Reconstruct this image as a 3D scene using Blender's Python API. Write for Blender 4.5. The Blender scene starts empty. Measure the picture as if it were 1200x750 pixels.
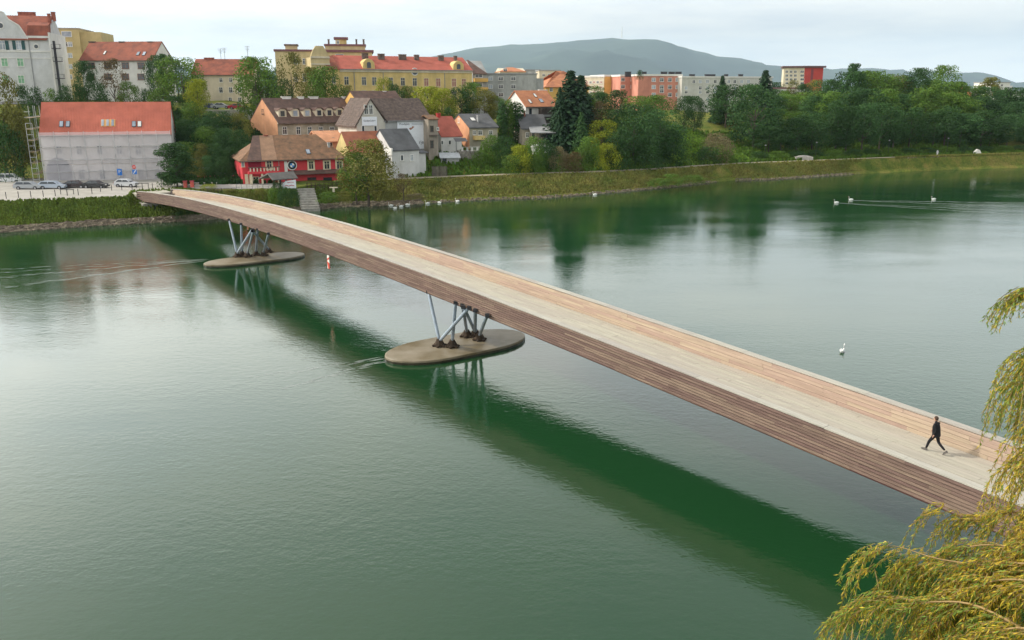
import bpy, math, random
from mathutils import Vector, Matrix, noise
from math import sin, cos, pi, radians, atan, sqrt
scene = bpy.context.scene
col = scene.collection
RND = random.Random(7)

# ------------------------------------------------------------------ camera
H = 20.2; FOC = 1000.0; HOR = 108.0            # camera height, focal length in photo pixels (1200 wide), horizon row
PITCH = atan((375 - HOR) / FOC); CP, SP = cos(PITCH), sin(PITCH)
cam = bpy.data.cameras.new("camera"); camo = bpy.data.objects.new("camera", cam); col.objects.link(camo)
cam.sensor_width = 36; cam.lens = 30; cam.clip_start = .1; cam.clip_end = 40000
camo.location = (0, 0, H); camo.rotation_euler = (pi/2 - PITCH, 0, 0)
scene.camera = camo

# ------------------------------------------------------------------ light
SUN_EL = radians(36); SUN_AZ = radians(-80)     # azimuth from +Y (view direction), negative = left
wd = bpy.data.worlds.new("World"); scene.world = wd; wd.use_nodes = True
nt = wd.node_tree; nt.nodes.clear()
N = nt.nodes.new; LK = nt.links.new
out = N('ShaderNodeOutputWorld'); bg = N('ShaderNodeBackground'); LK(bg.outputs[0], out.inputs[0])
sky = N('ShaderNodeTexSky'); sky.sky_type = 'NISHITA'; sky.sun_disc = False
sky.sun_elevation = SUN_EL; sky.sun_rotation = SUN_AZ
sky.air_density = 1; sky.dust_density = 3; sky.ozone_density = 1
tc = N('ShaderNodeTexCoord'); mp = N('ShaderNodeMapping'); mp.inputs['Scale'].default_value = (1.6, 1.6, 9)
LK(tc.outputs['Generated'], mp.inputs[0])
nz = N('ShaderNodeTexNoise'); nz.inputs['Scale'].default_value = 2.2; nz.inputs['Detail'].default_value = 7; nz.inputs['Roughness'].default_value = .55
LK(mp.outputs[0], nz.inputs['Vector'])
cr = N('ShaderNodeValToRGB'); cr.color_ramp.elements[0].position = .36; cr.color_ramp.elements[0].color = (6.1, 6.55, 7.1, 1)
cr.color_ramp.elements[1].position = .62; cr.color_ramp.elements[1].color = (8.6, 8.5, 8.2, 1)
LK(nz.outputs[0], cr.inputs[0])
# cloud sheet is thinner (a little greyer and bluer) on the side away from the sun
sx = N('ShaderNodeSeparateXYZ'); LK(tc.outputs['Generated'], sx.inputs[0])
ma = N('ShaderNodeMapRange'); ma.inputs['From Min'].default_value = -.6; ma.inputs['From Max'].default_value = .8
ma.inputs['To Min'].default_value = 0; ma.inputs['To Max'].default_value = 1
LK(sx.outputs[0], ma.inputs['Value'])
tint = N('ShaderNodeMixRGB'); tint.inputs[1].default_value = (1.12, 1.10, 1.06, 1); tint.inputs[2].default_value = (.86, .91, .96, 1)
LK(ma.outputs[0], tint.inputs[0])
mt = N('ShaderNodeMixRGB'); mt.blend_type = 'MULTIPLY'; mt.inputs[0].default_value = 1
LK(cr.outputs[0], mt.inputs[1]); LK(tint.outputs[0], mt.inputs[2])
ov = N('ShaderNodeValToRGB'); ov.color_ramp.interpolation = 'B_SPLINE'; e_ = ov.color_ramp.elements
for p_, v_ in ((0, .66), (.07, .64), (.17, .92), (.32, .86), (.52, .30), (1, .27)):
    q_ = e_[0] if p_ == 0 else (e_[1] if p_ == 1 else e_.new(p_)); q_.color = (v_, v_, v_, 1)
for q_ in list(e_):
    if q_.position > .99: q_.color = (.27, .27, .27, 1)
LK(sx.outputs[2], ov.inputs[0])                # veiled sky: bright cloud bank above the horizon, thinner and greyer overhead
mv = N('ShaderNodeMixRGB'); mv.blend_type = 'MULTIPLY'; mv.inputs[0].default_value = 1; LK(mt.outputs[0], mv.inputs[1]); o2 = N('ShaderNodeMixRGB'); o2.blend_type = 'MULTIPLY'; o2.inputs[0].default_value = 1; o2.inputs[2].default_value = (3.25, 3.22, 3.15, 1); LK(ov.outputs[0], o2.inputs[1]); LK(o2.outputs[0], mv.inputs[2]); mt = mv
mx = N('ShaderNodeMixRGB'); mx.inputs[0].default_value = .86
# thin cloud glows broadly round the veiled sun
SD = (sin(SUN_AZ)*cos(SUN_EL), cos(SUN_AZ)*cos(SUN_EL), sin(SUN_EL))
dp = N('ShaderNodeVectorMath'); dp.operation = 'DOT_PRODUCT'; dp.inputs[1].default_value = SD; LK(tc.outputs['Generated'], dp.inputs[0])
mxx = N('ShaderNodeMath'); mxx.operation = 'MAXIMUM'; mxx.inputs[1].default_value = 0; LK(dp.outputs['Value'], mxx.inputs[0])
pw = N('ShaderNodeMath'); pw.operation = 'POWER'; pw.inputs[1].default_value = 2.6; LK(mxx.outputs[0], pw.inputs[0])
gl = N('ShaderNodeMath'); gl.operation = 'MULTIPLY_ADD'; gl.inputs[1].default_value = 1.7; gl.inputs[2].default_value = .95; LK(pw.outputs[0], gl.inputs[0])
mg = N('ShaderNodeMixRGB'); mg.blend_type = 'MULTIPLY'; mg.inputs[0].default_value = 1; LK(mt.outputs[0], mg.inputs[1]); LK(gl.outputs[0], mg.inputs[2])
LK(sky.outputs[0], mx.inputs[1]); LK(mg.outputs[0], mx.inputs[2]); LK(mx.outputs[0], bg.inputs[0])
bg.inputs[1].default_value = .1
sl = bpy.data.lights.new("sun", 'SUN'); so = bpy.data.objects.new("sun", sl); col.objects.link(so)
sl.energy = 3.6; sl.angle = radians(3.0); sl.color = (1, .93, .82)
sd = Vector((sin(SUN_AZ)*cos(SUN_EL), cos(SUN_AZ)*cos(SUN_EL), sin(SUN_EL)))
so.rotation_euler = sd.to_track_quat('Z', 'Y').to_euler()
scene.view_settings.view_transform = 'Standard'; scene.view_settings.look = 'None'
scene.view_settings.exposure = 0.0; scene.view_settings.gamma = 1

# ------------------------------------------------------------------ placing helpers (photo pixel -> place)
def ray(x, y):
    q = (y - 375) / FOC
    return Vector(((x - 600) / FOC, CP - q*SP, -(SP + q*CP)))
def atz(x, y, z):
    r = ray(x, y); return Vector((0, 0, H)) + r * ((z - H) / r.z)
def att(x, y, t):
    return Vector((0, 0, H)) + ray(x, y) * t
def proj(P):
    t = P[1]*CP - (P[2]-H)*SP
    return 600 + FOC*P[0]/t, 375 + FOC*(-(P[2]-H)*CP - P[1]*SP)/t, t
def zrow(Y, y):
    r = ray(600, y); return H + r.z * Y / r.y

# ------------------------------------------------------------------ mesh helpers
class MB:
    def __init__(s): s.v = []; s.f = []; s.m = []
    def face(s, pts, mi=0):
        b = len(s.v); s.v += [tuple(p) for p in pts]; s.f.append(tuple(range(b, b+len(pts)))); s.m.append(mi)
    def box(s, x0, x1, y0, y1, z0, z1, mi=0, M=None):
        c = [Vector(p) for p in ((x0,y0,z0),(x1,y0,z0),(x1,y1,z0),(x0,y1,z0),(x0,y0,z1),(x1,y0,z1),(x1,y1,z1),(x0,y1,z1))]
        if M is not None: c = [M @ p for p in c]
        b = len(s.v); s.v += [tuple(p) for p in c]
        for f in ((0,3,2,1),(4,5,6,7),(0,1,5,4),(1,2,6,5),(2,3,7,6),(3,0,4,7)):
            s.f.append(tuple(b+i for i in f)); s.m.append(mi)
        return s
    def prism(s, poly, y0, y1, mi=0, M=None):
        """poly in x,z extruded along y"""
        n = len(poly); b = len(s.v)
        P = [Vector((p[0], y0, p[1])) for p in poly] + [Vector((p[0], y1, p[1])) for p in poly]
        if M is not None: P = [M @ p for p in P]
        s.v += [tuple(p) for p in P]
        s.f.append(tuple(b+i for i in range(n))); s.m.append(mi)
        s.f.append(tuple(b+n+i for i in reversed(range(n)))); s.m.append(mi)
        for i in range(n):
            j = (i+1) % n; s.f.append((b+i, b+n+i, b+n+j, b+j)); s.m.append(mi)
        return s
    def tube(s, pts, rad, n=6, mi=0, cap=True):
        pts = [Vector(p) for p in pts]; rs = rad if isinstance(rad, (list, tuple)) else [rad]*len(pts)
        b = len(s.v)
        for i, p in enumerate(pts):
            d = (pts[min(i+1, len(pts)-1)] - pts[max(i-1, 0)]).normalized()
            a = d.cross(Vector((0,0,1)));
            if a.length < .05: a = d.cross(Vector((1,0,0)))
            a.normalize(); c = d.cross(a)
            for k in range(n):
                an = 2*pi*k/n; s.v.append(tuple(p + (a*cos(an) + c*sin(an))*rs[i]))
        for i in range(len(pts)-1):
            for k in range(n):
                k2 = (k+1) % n
                s.f.append((b+i*n+k, b+i*n+k2, b+(i+1)*n+k2, b+(i+1)*n+k)); s.m.append(mi)
        if cap:
            s.f.append(tuple(b+k for k in reversed(range(n)))); s.m.append(mi)
            s.f.append(tuple(b+(len(pts)-1)*n+k for k in range(n))); s.m.append(mi)
        return s
    def blob(s, c, r, seg=8, rings=5, mi=0, jit=0):
        b = len(s.v); c = Vector(c); r = Vector(r) if hasattr(r, '__len__') else Vector((r,r,r))
        s.v.append(tuple(c - Vector((0,0,r.z))))
        for i in range(1, rings):
            th = pi*i/rings
            for k in range(seg):
                a = 2*pi*k/seg; q = 1 + (RND.uniform(-jit, jit) if jit else 0)
                s.v.append((c.x + r.x*sin(th)*cos(a)*q, c.y + r.y*sin(th)*sin(a)*q, c.z - r.z*cos(th)*q))
        s.v.append(tuple(c + Vector((0,0,r.z)))); e = len(s.v)-1
        for k in range(seg):
            k2 = (k+1) % seg
            s.f.append((b, b+1+k2, b+1+k)); s.m.append(mi)
            for i in range(rings-2):
                o = b+1+i*seg; s.f.append((o+k, o+k2, o+seg+k2, o+seg+k)); s.m.append(mi)
            o = b+1+(rings-2)*seg; s.f.append((o+k, o+k2, e)); s.m.append(mi)
        return s
    def mesh(s, name, mats, smooth=False):
        me = bpy.data.meshes.new(name); me.from_pydata(s.v, [], s.f)
        mats = mats if isinstance(mats, (list, tuple)) else [mats]
        for m in mats: me.materials.append(m)
        if len(mats) > 1: me.polygons.foreach_set('material_index', s.m)
        if smooth: me.polygons.foreach_set('use_smooth', [True]*len(s.f))
        me.update(); return me
    def build(s, name, mats, parent=None, smooth=False):
        return link(name, s.mesh(name, mats, smooth), parent)
def link(name, me, parent=None, M=None):
    o = bpy.data.objects.new(name, me); col.objects.link(o)
    if parent is not None: o.parent = parent
    if M is not None: o.matrix_local = M
    return o
def tag(o, label=None, cat=None, group=None, kind=None):
    if label: o['label'] = label
    if cat: o['category'] = cat
    if group: o['group'] = group
    if kind: o['kind'] = kind
    return o
def empty(name, loc, rz=0, label=None, cat=None, group=None):
    o = bpy.data.objects.new(name, None); col.objects.link(o); o.location = loc; o.rotation_euler = (0, 0, rz)
    o.empty_display_size = .2
    return tag(o, label, cat, group)
KIDS = {}
def copy_tree(o, parent=None):
    c = o.copy(); col.objects.link(c)
    if parent is not None: c.parent = parent
    if o.name not in KIDS: KIDS[o.name] = [k for k in bpy.data.objects if k.parent == o and k is not c]
    for ch in KIDS[o.name]: copy_tree(ch, c)
    return c

# ------------------------------------------------------------------ materials
MATS = {}
def mat(name, c, rough=.8, var=.12, scale=1.5, bump=0.0, bscale=20, spec=.3, rnd=0.0, stretch=(1,1,1), c2=None, metal=0, stain=0, transl=0, alpha=1, tiles=None):
    if name in MATS: return MATS[name]
    m = bpy.data.materials.new(name); m.use_nodes = True; t = m.node_tree; n = t.nodes.new; l = t.links.new
    b = t.nodes['Principled BSDF']; b.inputs['Roughness'].default_value = rough; b.inputs['Specular IOR Level'].default_value = spec
    b.inputs['Metallic'].default_value = metal
    co = n('ShaderNodeTexCoord'); oi = n('ShaderNodeObjectInfo'); geo = n('ShaderNodeNewGeometry')
    mp = n('ShaderNodeMapping'); mp.inputs['Scale'].default_value = stretch; l(co.outputs['Object'], mp.inputs[0])
    rv = n('ShaderNodeMath'); rv.operation = 'MULTIPLY'; rv.inputs[1].default_value = 37.; l(oi.outputs['Random'], rv.inputs[0])
    l(rv.outputs[0], mp.inputs['Location'])
    nz = n('ShaderNodeTexNoise'); nz.inputs['Scale'].default_value = scale; nz.inputs['Detail'].default_value = 6; nz.inputs['Roughness'].default_value = .6
    l(mp.outputs[0], nz.inputs['Vector'])
    if c2 is None: c2 = tuple(x*(1-2*var) for x in c)
    ch = tuple(min(1, x*(1+var)) for x in c)
    rp = n('ShaderNodeValToRGB'); rp.color_ramp.elements[0].position = .3; rp.color_ramp.elements[1].position = .7
    rp.color_ramp.elements[0].color = (*c2, 1); rp.color_ramp.elements[1].color = (*ch, 1)
    l(nz.outputs[0], rp.inputs[0]); last = rp.outputs[0]
    if rnd:
        ad = n('ShaderNodeMath'); ad.operation = 'ADD'; l(oi.outputs['Random'], ad.inputs[0]); l(geo.outputs['Random Per Island'], ad.inputs[1])
        fr = n('ShaderNodeMath'); fr.operation = 'FRACT'; l(ad.outputs[0], fr.inputs[0])
        mr = n('ShaderNodeMapRange'); mr.inputs['To Min'].default_value = 1-rnd; mr.inputs['To Max'].default_value = 1+rnd*.7; l(fr.outputs[0], mr.inputs['Value'])
        hs = n('ShaderNodeHueSaturation'); l(mr.outputs[0], hs.inputs['Value']); l(last, hs.inputs['Color'])
        m2 = n('ShaderNodeMapRange'); m2.inputs['To Min'].default_value = .485; m2.inputs['To Max'].default_value = .515; l(fr.outputs[0], m2.inputs['Value'])
        l(m2.outputs[0], hs.inputs['Hue']); last = hs.outputs[0]
    if stain:
        n2 = n('ShaderNodeTexNoise'); n2.inputs['Scale'].default_value = .35; n2.inputs['Detail'].default_value = 9; n2.inputs['Roughness'].default_value = .7
        mp2 = n('ShaderNodeMapping'); mp2.inputs['Scale'].default_value = (1, 1, .35); l(co.outputs['Object'], mp2.inputs[0]); l(mp2.outputs[0], n2.inputs['Vector'])
        r2 = n('ShaderNodeValToRGB'); r2.color_ramp.elements[0].position = .38; r2.color_ramp.elements[1].position = .6
        r2.color_ramp.elements[0].color = (1-stain, 1-stain, (1-stain)*.97, 1); r2.color_ramp.elements[1].color = (1,1,1,1); l(n2.outputs[0], r2.inputs[0])
        mm = n('ShaderNodeMixRGB'); mm.blend_type = 'MULTIPLY'; mm.inputs[0].default_value = 1; l(last, mm.inputs[1]); l(r2.outputs[0], mm.inputs[2]); last = mm.outputs[0]
    l(last, b.inputs['Base Color'])
    if bump:
        n3 = n('ShaderNodeTexNoise'); n3.inputs['Scale'].default_value = bscale; n3.inputs['Detail'].default_value = 4; l(mp.outputs[0], n3.inputs['Vector'])
        bp = n('ShaderNodeBump'); bp.inputs['Strength'].default_value = bump; bp.inputs['Distance'].default_value = .05
        if tiles:
            w = n('ShaderNodeTexWave'); w.wave_type = 'BANDS'; w.bands_direction = 'X'; w.inputs['Scale'].default_value = tiles; l(co.outputs['Object'], w.inputs['Vector'])
            w2 = n('ShaderNodeTexWave'); w2.wave_type = 'BANDS'; w2.bands_direction = 'Z'; w2.wave_profile = 'SAW'; w2.inputs['Scale'].default_value = tiles; l(co.outputs['Object'], w2.inputs['Vector'])
            aa = n('ShaderNodeMath'); aa.operation = 'ADD'; l(w.outputs[1], aa.inputs[0]); l(w2.outputs[1], aa.inputs[1])
            ab = n('ShaderNodeMath'); ab.operation = 'ADD'; l(aa.outputs[0], ab.inputs[0]); l(n3.outputs[0], ab.inputs[1]); l(ab.outputs[0], bp.inputs['Height'])
        else: l(n3.outputs[0], bp.inputs['Height'])
        l(bp.outputs[0], b.inputs['Normal'])
    o = t.nodes['Material Output']
    if transl:
        tr = n('ShaderNodeBsdfTranslucent'); l(last, tr.inputs[0]); ms = n('ShaderNodeMixShader'); ms.inputs[0].default_value = transl
        l(b.outputs[0], ms.inputs[1]); l(tr.outputs[0], ms.inputs[2]); l(ms.outputs[0], o.inputs[0])
    if alpha < 1: b.inputs['Alpha'].default_value = alpha
    MATS[name] = m; return m

M_OUT = mat('shaded_weathered_cladding', (.26, .175, .138), .8, c2=(.15, .10, .08), scale=1.2, stretch=(.5, 8, 8), bump=.3, bscale=9, rnd=.22)  # weather-streaked outer boards; shade of the tilted side put into the tone
M_INN = mat('sunlit_cladding', (.43, .325, .245), .7, c2=(.33, .245, .185), scale=1.2, stretch=(.4, 8, 8), bump=.2, bscale=8, rnd=.09)  # inner boards; warm sunlight on the parapet put into the tone
M_CAP = mat('grey_cap_wood', (.40, .37, .32), .75, c2=(.31, .29, .25), scale=1.5, stretch=(.4, 8, 8), bump=.15, rnd=.08)
M_DECK = mat('grey_deck_wood', (.42, .385, .315), .75, c2=(.34, .315, .26), scale=1.3, stretch=(.35, 6, 6), bump=.12, rnd=.045)
M_STEEL = mat('painted_steel', (.30, .36, .42), .45, var=.15, spec=.5, bump=.1)
M_DSTEEL = mat('dark_underside', (.055, .04, .035), .8)
M_PIER = mat('wet_concrete', (.24, .205, .15), .5, c2=(.11, .078, .026), scale=.34, bump=.3, bscale=3, spec=.5)
M_FOOT = mat('rusty_footing', (.06, .04, .025), .9, var=.3)
M_CONC = mat('concrete', (.40, .38, .34), .85, var=.15, stain=.3, bump=.2)
M_GRAVEL = mat('plaza_gravel', (.40, .375, .335), .9, var=.08, scale=.4, bump=.1, stain=.15)
M_PATH = mat('path_gravel', (.30, .265, .18), .9, var=.12, bump=.1)
M_STONE = mat('bank_stone', (.22, .18, .13), .9, var=.2, bump=.4, bscale=6, rnd=.4)
M_GLASS = mat('window_glass', (.035, .045, .055), .12, var=.2, spec=.8, scale=.3)
M_GLASSL = mat('pale_window', (.35, .40, .46), .2, var=.3, spec=.8, scale=.3)
M_WHITE = mat('white_frame', (.75, .73, .68), .5, var=.05)
M_CREAM = mat('cream_trim', (.66, .57, .40), .7, var=.08)
M_DARKG = mat('dark_metal', (.04, .04, .045), .5, var=.2)
M_CHIM = mat('chimney_brick', (.16, .12, .10), .9, var=.3, bump=.3)
M_CHIMR = mat('red_chimney', (.36, .12, .08), .9, var=.3, bump=.3)
def wallm(name, c, stain=.25, var=.06): return mat(name, c, .9, var=var, scale=.6, bump=.15, bscale=8, stain=stain)
def roofm(name, c, c2=None, var=.15, scale=.6): return mat(name, c, .85, var=var, c2=c2, scale=scale, bump=.6, bscale=5, tiles=1.1, stain=.12)

# ------------------------------------------------------------------ ground
WPX = [(-700,324),(-400,300),(-120,281),(0,272.5),(70,267.5),(130,263.5),(200,260),(260,256),(340,249),(400,242.5),(470,240.5),(550,235),(640,232),(700,227.5),(770,221),(830,214.5),(852,211.5),(900,211),(950,207.5),(1075,199),(1200,194.5),(1500,180),(2300,160)]
TPX = [(-700,270),(-400,250),(-120,240),(0,237),(70,234.5),(130,232.5),(148,232),(155,225),(212,221.5),(240,225),(330,224),(400,214),(450,212.5),(530,209),(620,205.5),(700,203.3),(770,200),(850,194),(900,191.5),(950,189.5),(1075,184.5),(1200,181),(1500,171),(2300,154)]
ZT = 3.3
VD = Vector((-.45, .893)); VP = Vector((.893, .45))
def poly_c(px, z):
    r = []
    for x, y in px:
        P = atz(x, y, z); r.append((P.x*VP.x + P.y*VP.y, P.x*VD.x + P.y*VD.y))
    return sorted(r)
WL = poly_c(WPX, 0); TL = poly_c(TPX, ZT)
def lerp_tab(tab, c):
    if c <= tab[0][0]: return tab[0][1]
    for (a, b), (d, e) in zip(tab, tab[1:]):
        if c <= d: return b + (e-b)*(c-a)/(d-a)
    return tab[-1][1]
# height profiles against offset behind the bank top, at several stations c
CPX = {}
def cpx(x):
    P = atz(x, lerp_tab(TPX, x), ZT); return P.x*VP.x + P.y*VP.y
PROF = [(cpx(0),   [(0,3.3),(44,3.5),(50,5.5),(64,16.5),(72,17.6),(300,19)]),
        (cpx(190), [(0,3.3),(42,3.5),(48,6),(62,15.5),(72,17.6),(300,19)]),
        (cpx(260), [(0,3.3),(14,3.4),(24,5.5),(46,15),(58,17.4),(300,19)]),
        (cpx(330), [(0,3.3),(20,3.6),(34,8.5),(60,15),(80,17.4),(300,19)]),
        (cpx(480), [(0,3.3),(3,3.5),(8,5.4),(14,7),(22,8.2),(32,10),(60,13),(85,16.5),(300,18)]),
        (cpx(640), [(0,3.3),(4,3.6),(16,7),(40,11.5),(80,15),(300,16)]),
        (cpx(800), [(0,3.3),(4,3.6),(16,8.5),(40,13),(80,14),(300,15)]),
        (cpx(860), [(0,3.3),(6,3.6),(14,6),(34,12),(80,14),(300,15)]),
        (cpx(930), [(0,3.3),(5,3.4),(12,5),(40,11),(80,14),(300,16)]),
        (cpx(1200),[(0,3.3),(5,3.4),(12,5),(40,11),(80,14),(300,16)])]
def th(c, off):
    if c <= PROF[0][0]: return lerp_tab(PROF[0][1], off)
    for (a, p), (d, e) in zip(PROF, PROF[1:]):
        if c <= d:
            k = (c-a)/(d-a); k = k*k*(3-2*k)
            return lerp_tab(p, off)*(1-k) + lerp_tab(e, off)*k
    return lerp_tab(PROF[-1][1], off)
def ground(X, Y):
    c = X*VP.x + Y*VP.y; off = X*VD.x + Y*VD.y - lerp_tab(TL, c)
    if off < 0:
        w = lerp_tab(WL, c) - lerp_tab(TL, c); return max(-2, ZT*(1 - off/w)) if w else ZT
    n = noise.noise(Vector((X*.05, Y*.05, 0)))*min(1.2, max(0, (off-20)*.05))
    return th(c, off) + n
def place(x, off):
    """ground point in pixel column x at offset off behind the bank top"""
    lo, hi = 60, 3000
    for _ in range(40):
        m = (lo+hi)/2; X = (x-600)/FOC*m*1.0; Y = (m - (H-5)*SP)/CP
        c = X*VP.x + Y*VP.y; o = X*VD.x + Y*VD.y - lerp_tab(TL, c)
        if o < off: lo = m
        else: hi = m
    return Vector((X, Y, ground(X, Y)))

# terrain materials
def terrain_mat():
    m = bpy.data.materials.new('bank_grass'); m.use_nodes = True; t = m.node_tree; n = t.nodes.new; l = t.links.new
    b = t.nodes['Principled BSDF']; b.inputs['Roughness'].default_value = .95; b.inputs['Specular IOR Level'].default_value = .1
    co = n('ShaderNodeTexCoord')
    n1 = n('ShaderNodeTexNoise'); n1.inputs['Scale'].default_value = .22; n1.inputs['Detail'].default_value = 9; n1.inputs['Roughness'].default_value = .7; l(co.outputs['Object'], n1.inputs['Vector'])
    r = n('ShaderNodeValToRGB'); r.color_ramp.elements[0].position = .36; r.color_ramp.elements[0].color = (.085, .135, .024, 1)
    r.color_ramp.elements[1].position = .66; r.color_ramp.elements[1].color = (.26, .22, .065, 1)
    e = r.color_ramp.elements.new(.5); e.color = (.155, .185, .035, 1); l(n1.outputs[0], r.inputs[0])
    n2 = n('ShaderNodeTexNoise'); n2.inputs['Scale'].default_value = 2.2; n2.inputs['Detail'].default_value = 8; n2.inputs['Roughness'].default_value = .75; l(co.outputs['Object'], n2.inputs['Vector'])
    r2 = n('ShaderNodeValToRGB'); r2.color_ramp.elements[0].position = .35; r2.color_ramp.elements[0].color = (.55, .55, .5, 1); r2.color_ramp.elements[1].position = .65; r2.color_ramp.elements[1].color = (1.15, 1.1, 1.1, 1); l(n2.outputs[0], r2.inputs[0])
    mm = n('ShaderNodeMixRGB'); mm.blend_type = 'MULTIPLY'; mm.inputs[0].default_value = 1; l(r.outputs[0], mm.inputs[1]); l(r2.outputs[0], mm.inputs[2]); l(mm.outputs[0], b.inputs['Base Color'])
    bp = n('ShaderNodeBump'); bp.inputs['Strength'].default_value = .8; bp.inputs['Distance'].default_value = .4; l(n2.outputs[0], bp.inputs['Height']); l(bp.outputs[0], b.inputs['Normal'])
    return m
M_GRASS = terrain_mat()
cs = []
c0, c1 = WL[0][0]+1, WL[-1][0]-5
NS = 260
for i in range(NS+1):
    k = i/NS; cs.append(-220 + k*620)
cs = [-2500, -1200, -600, -350] + cs + [520, 800, 1500, 3000, 6000]
OFF = [0, 2, 4, 8, 12, 16, 20, 24, 28, 32, 36, 40, 46, 52, 58, 66, 80, 100, 140, 200, 300, 600, 1500, 3500, 12500]
mb = MB(); rows = []
for c in cs:
    w = lerp_tab(WL, c); tt = lerp_tab(TL, c); r = []
    w2 = min(w, tt-3)
    for o, z in ((w2-14, -3), (w2-1.5, -.6), (w2, -.02), (w2+.9, .55), (w2+1.6, .75)):
        r.append((o, z))
    for k in (.3, .5, .7, .86): r.append((w2+1.6 + (tt-w2-1.6)*k, .75 + (ZT-.75)*(k**.9) + .12*noise.noise(Vector((c*.3, k*4, 3)))))
    for o in OFF:
        X, Y = VP.x*c + VD.x*(tt+o), VP.y*c + VD.y*(tt+o)
        r.append((tt+o, (ground(X, Y) if o > 0 else ZT)))
    rows.append([(VP.x*c + VD.x*o, VP.y*c + VD.y*o, z) for o, z in r])
n = len(rows[0])
for r in rows: mb.v += r
for i in range(len(rows)-1):
    for j in range(n-1):
        mb.f.append((i*n+j, (i+1)*n+j, (i+1)*n+j+1, i*n+j+1)); mb.m.append(0)
tag(mb.build('ground', M_GRASS, smooth=True), kind='structure')
# plaza and riverside path as sheets lying on the ground
def strip(name, ca, cb, oa, ob, m, dz=.03, step=2.0, fo=None):
    mb = MB(); k = int((cb-ca)/step)+1; prev = None
    for i in range(k+1):
        c = ca + (cb-ca)*i/k; tt = lerp_tab(TL, c); o1, o2 = (oa, ob) if fo is None else fo(c)
        row = []
        for q in range(7):
            o = o1 + (o2-o1)*q/6; X, Y = VP.x*c + VD.x*(tt+o), VP.y*c + VD.y*(tt+o)
            row.append((X, Y, (ground(X, Y) if o > .01 else ZT) + dz))
        if prev:
            for q in range(6): mb.face([prev[q], row[q], row[q+1], prev[q+1]])
        prev = row
    return tag(mb.build(name, m), kind='structure')
strip('plaza', -260, cpx(208), 0.15, 36, M_GRAVEL, .05)
strip('courtyard', cpx(208)+.05, cpx(350), 4.2, 15, mat('courtyard_paving', (.36,.34,.31), .9, bump=.1), .05)
strip('riverside_path', cpx(420), 520, .6, 2.4, M_PATH, .16)
strip('worn_dirt_patch', cpx(893), cpx(955), 2.7, 4.2, mat('dirt', (.36,.28,.18), .95, var=.2), .07)
# upper street on the plateau
strip('upper_street', -200, cpx(330), 66, 73, mat('asphalt', (.09,.09,.09), .9, bump=.1), .12, 4)

# near bank (mostly outside the frame)
nb = [(-2,-40),(12,-20),(17,8),(23,25),(36,43),(62,62),(125,105),(300,190),(1500,600)]
mb = MB(); rows = []
for i, (x, y) in enumerate(nb):
    d = (Vector(nb[min(i+1, len(nb)-1)]) - Vector(nb[max(i-1, 0)])).normalized(); nn = Vector((d.y, -d.x))
    rows.append([(x + nn.x*o, y + nn.y*o, z) for o, z in ((-6,-2.5),(0,0),(5,2.6),(9,3.1),(14,3.2),(30,3.6),(120,8),(700,14))])
for a, b in zip(rows, rows[1:]):
    for j in range(len(a)-1): mb.face([a[j+1], b[j+1], b[j], a[j]])
tag(mb.build('near_bank', M_GRASS, smooth=True), kind='structure')

# ------------------------------------------------------------------ water
def water_mat():
    m = bpy.data.materials.new('river_water'); m.use_nodes = True; t = m.node_tree; n = t.nodes.new; l = t.links.new
    b = t.nodes['Principled BSDF']; b.inputs['Base Color'].default_value = (.009, .044, .014, 1)
    b.inputs['Roughness'].default_value = .055; b.inputs['IOR'].default_value = 1.48; b.inputs['Specular IOR Level'].default_value = .62
    co = n('ShaderNodeTexCoord')
    def nz(scale, st, det, rot=0):
        mp = n('ShaderNodeMapping'); mp.inputs['Scale'].default_value = st; mp.inputs['Rotation'].default_value = (0,0,rot); l(co.outputs['Object'], mp.inputs[0])
        x = n('ShaderNodeTexNoise'); x.inputs['Scale'].default_value = scale; x.inputs['Detail'].default_value = det; x.inputs['Roughness'].default_value = .55; l(mp.outputs[0], x.inputs['Vector']); return x
    a = nz(1.3, (1, 1.5, 1), 4, .5); c = nz(3.8, (1, 1.3, 1), 3, -.4); e = nz(.05, (.7, 2.0, 1), 6, -.47)
    # patches where the current is rough or slick
    mr = n('ShaderNodeMapRange'); mr.inputs['From Min'].default_value = .38; mr.inputs['From Max'].default_value = .66; mr.inputs['To Min'].default_value = .4; mr.inputs['To Max'].default_value = 1.5; l(e.outputs[0], mr.inputs['Value'])
    h1 = n('ShaderNodeMath'); h1.operation = 'MULTIPLY'; h1.inputs[1].default_value = .55; l(c.outputs[0], h1.inputs[0])
    h2 = n('ShaderNodeMath'); h2.operation = 'ADD'; l(a.outputs[0], h2.inputs[0]); l(h1.outputs[0], h2.inputs[1])
    h3 = n('ShaderNodeMath'); h3.operation = 'MULTIPLY'; l(h2.outputs[0], h3.inputs[0]); l(mr.outputs[0], h3.inputs[1])
    bp = n('ShaderNodeBump'); bp.inputs['Strength'].default_value = 1; bp.inputs['Distance'].default_value = .0125; l(h3.outputs[0], bp.inputs['Height']); l(bp.outputs[0], b.inputs['Normal'])
    return m
M_WATER = water_mat()
mb = MB(); mb.face([(-3000,-400,0),(3000,-400,0),(3000,1500,0),(-3000,1500,0)])
tag(mb.build('river', M_WATER), kind='structure')

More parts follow.
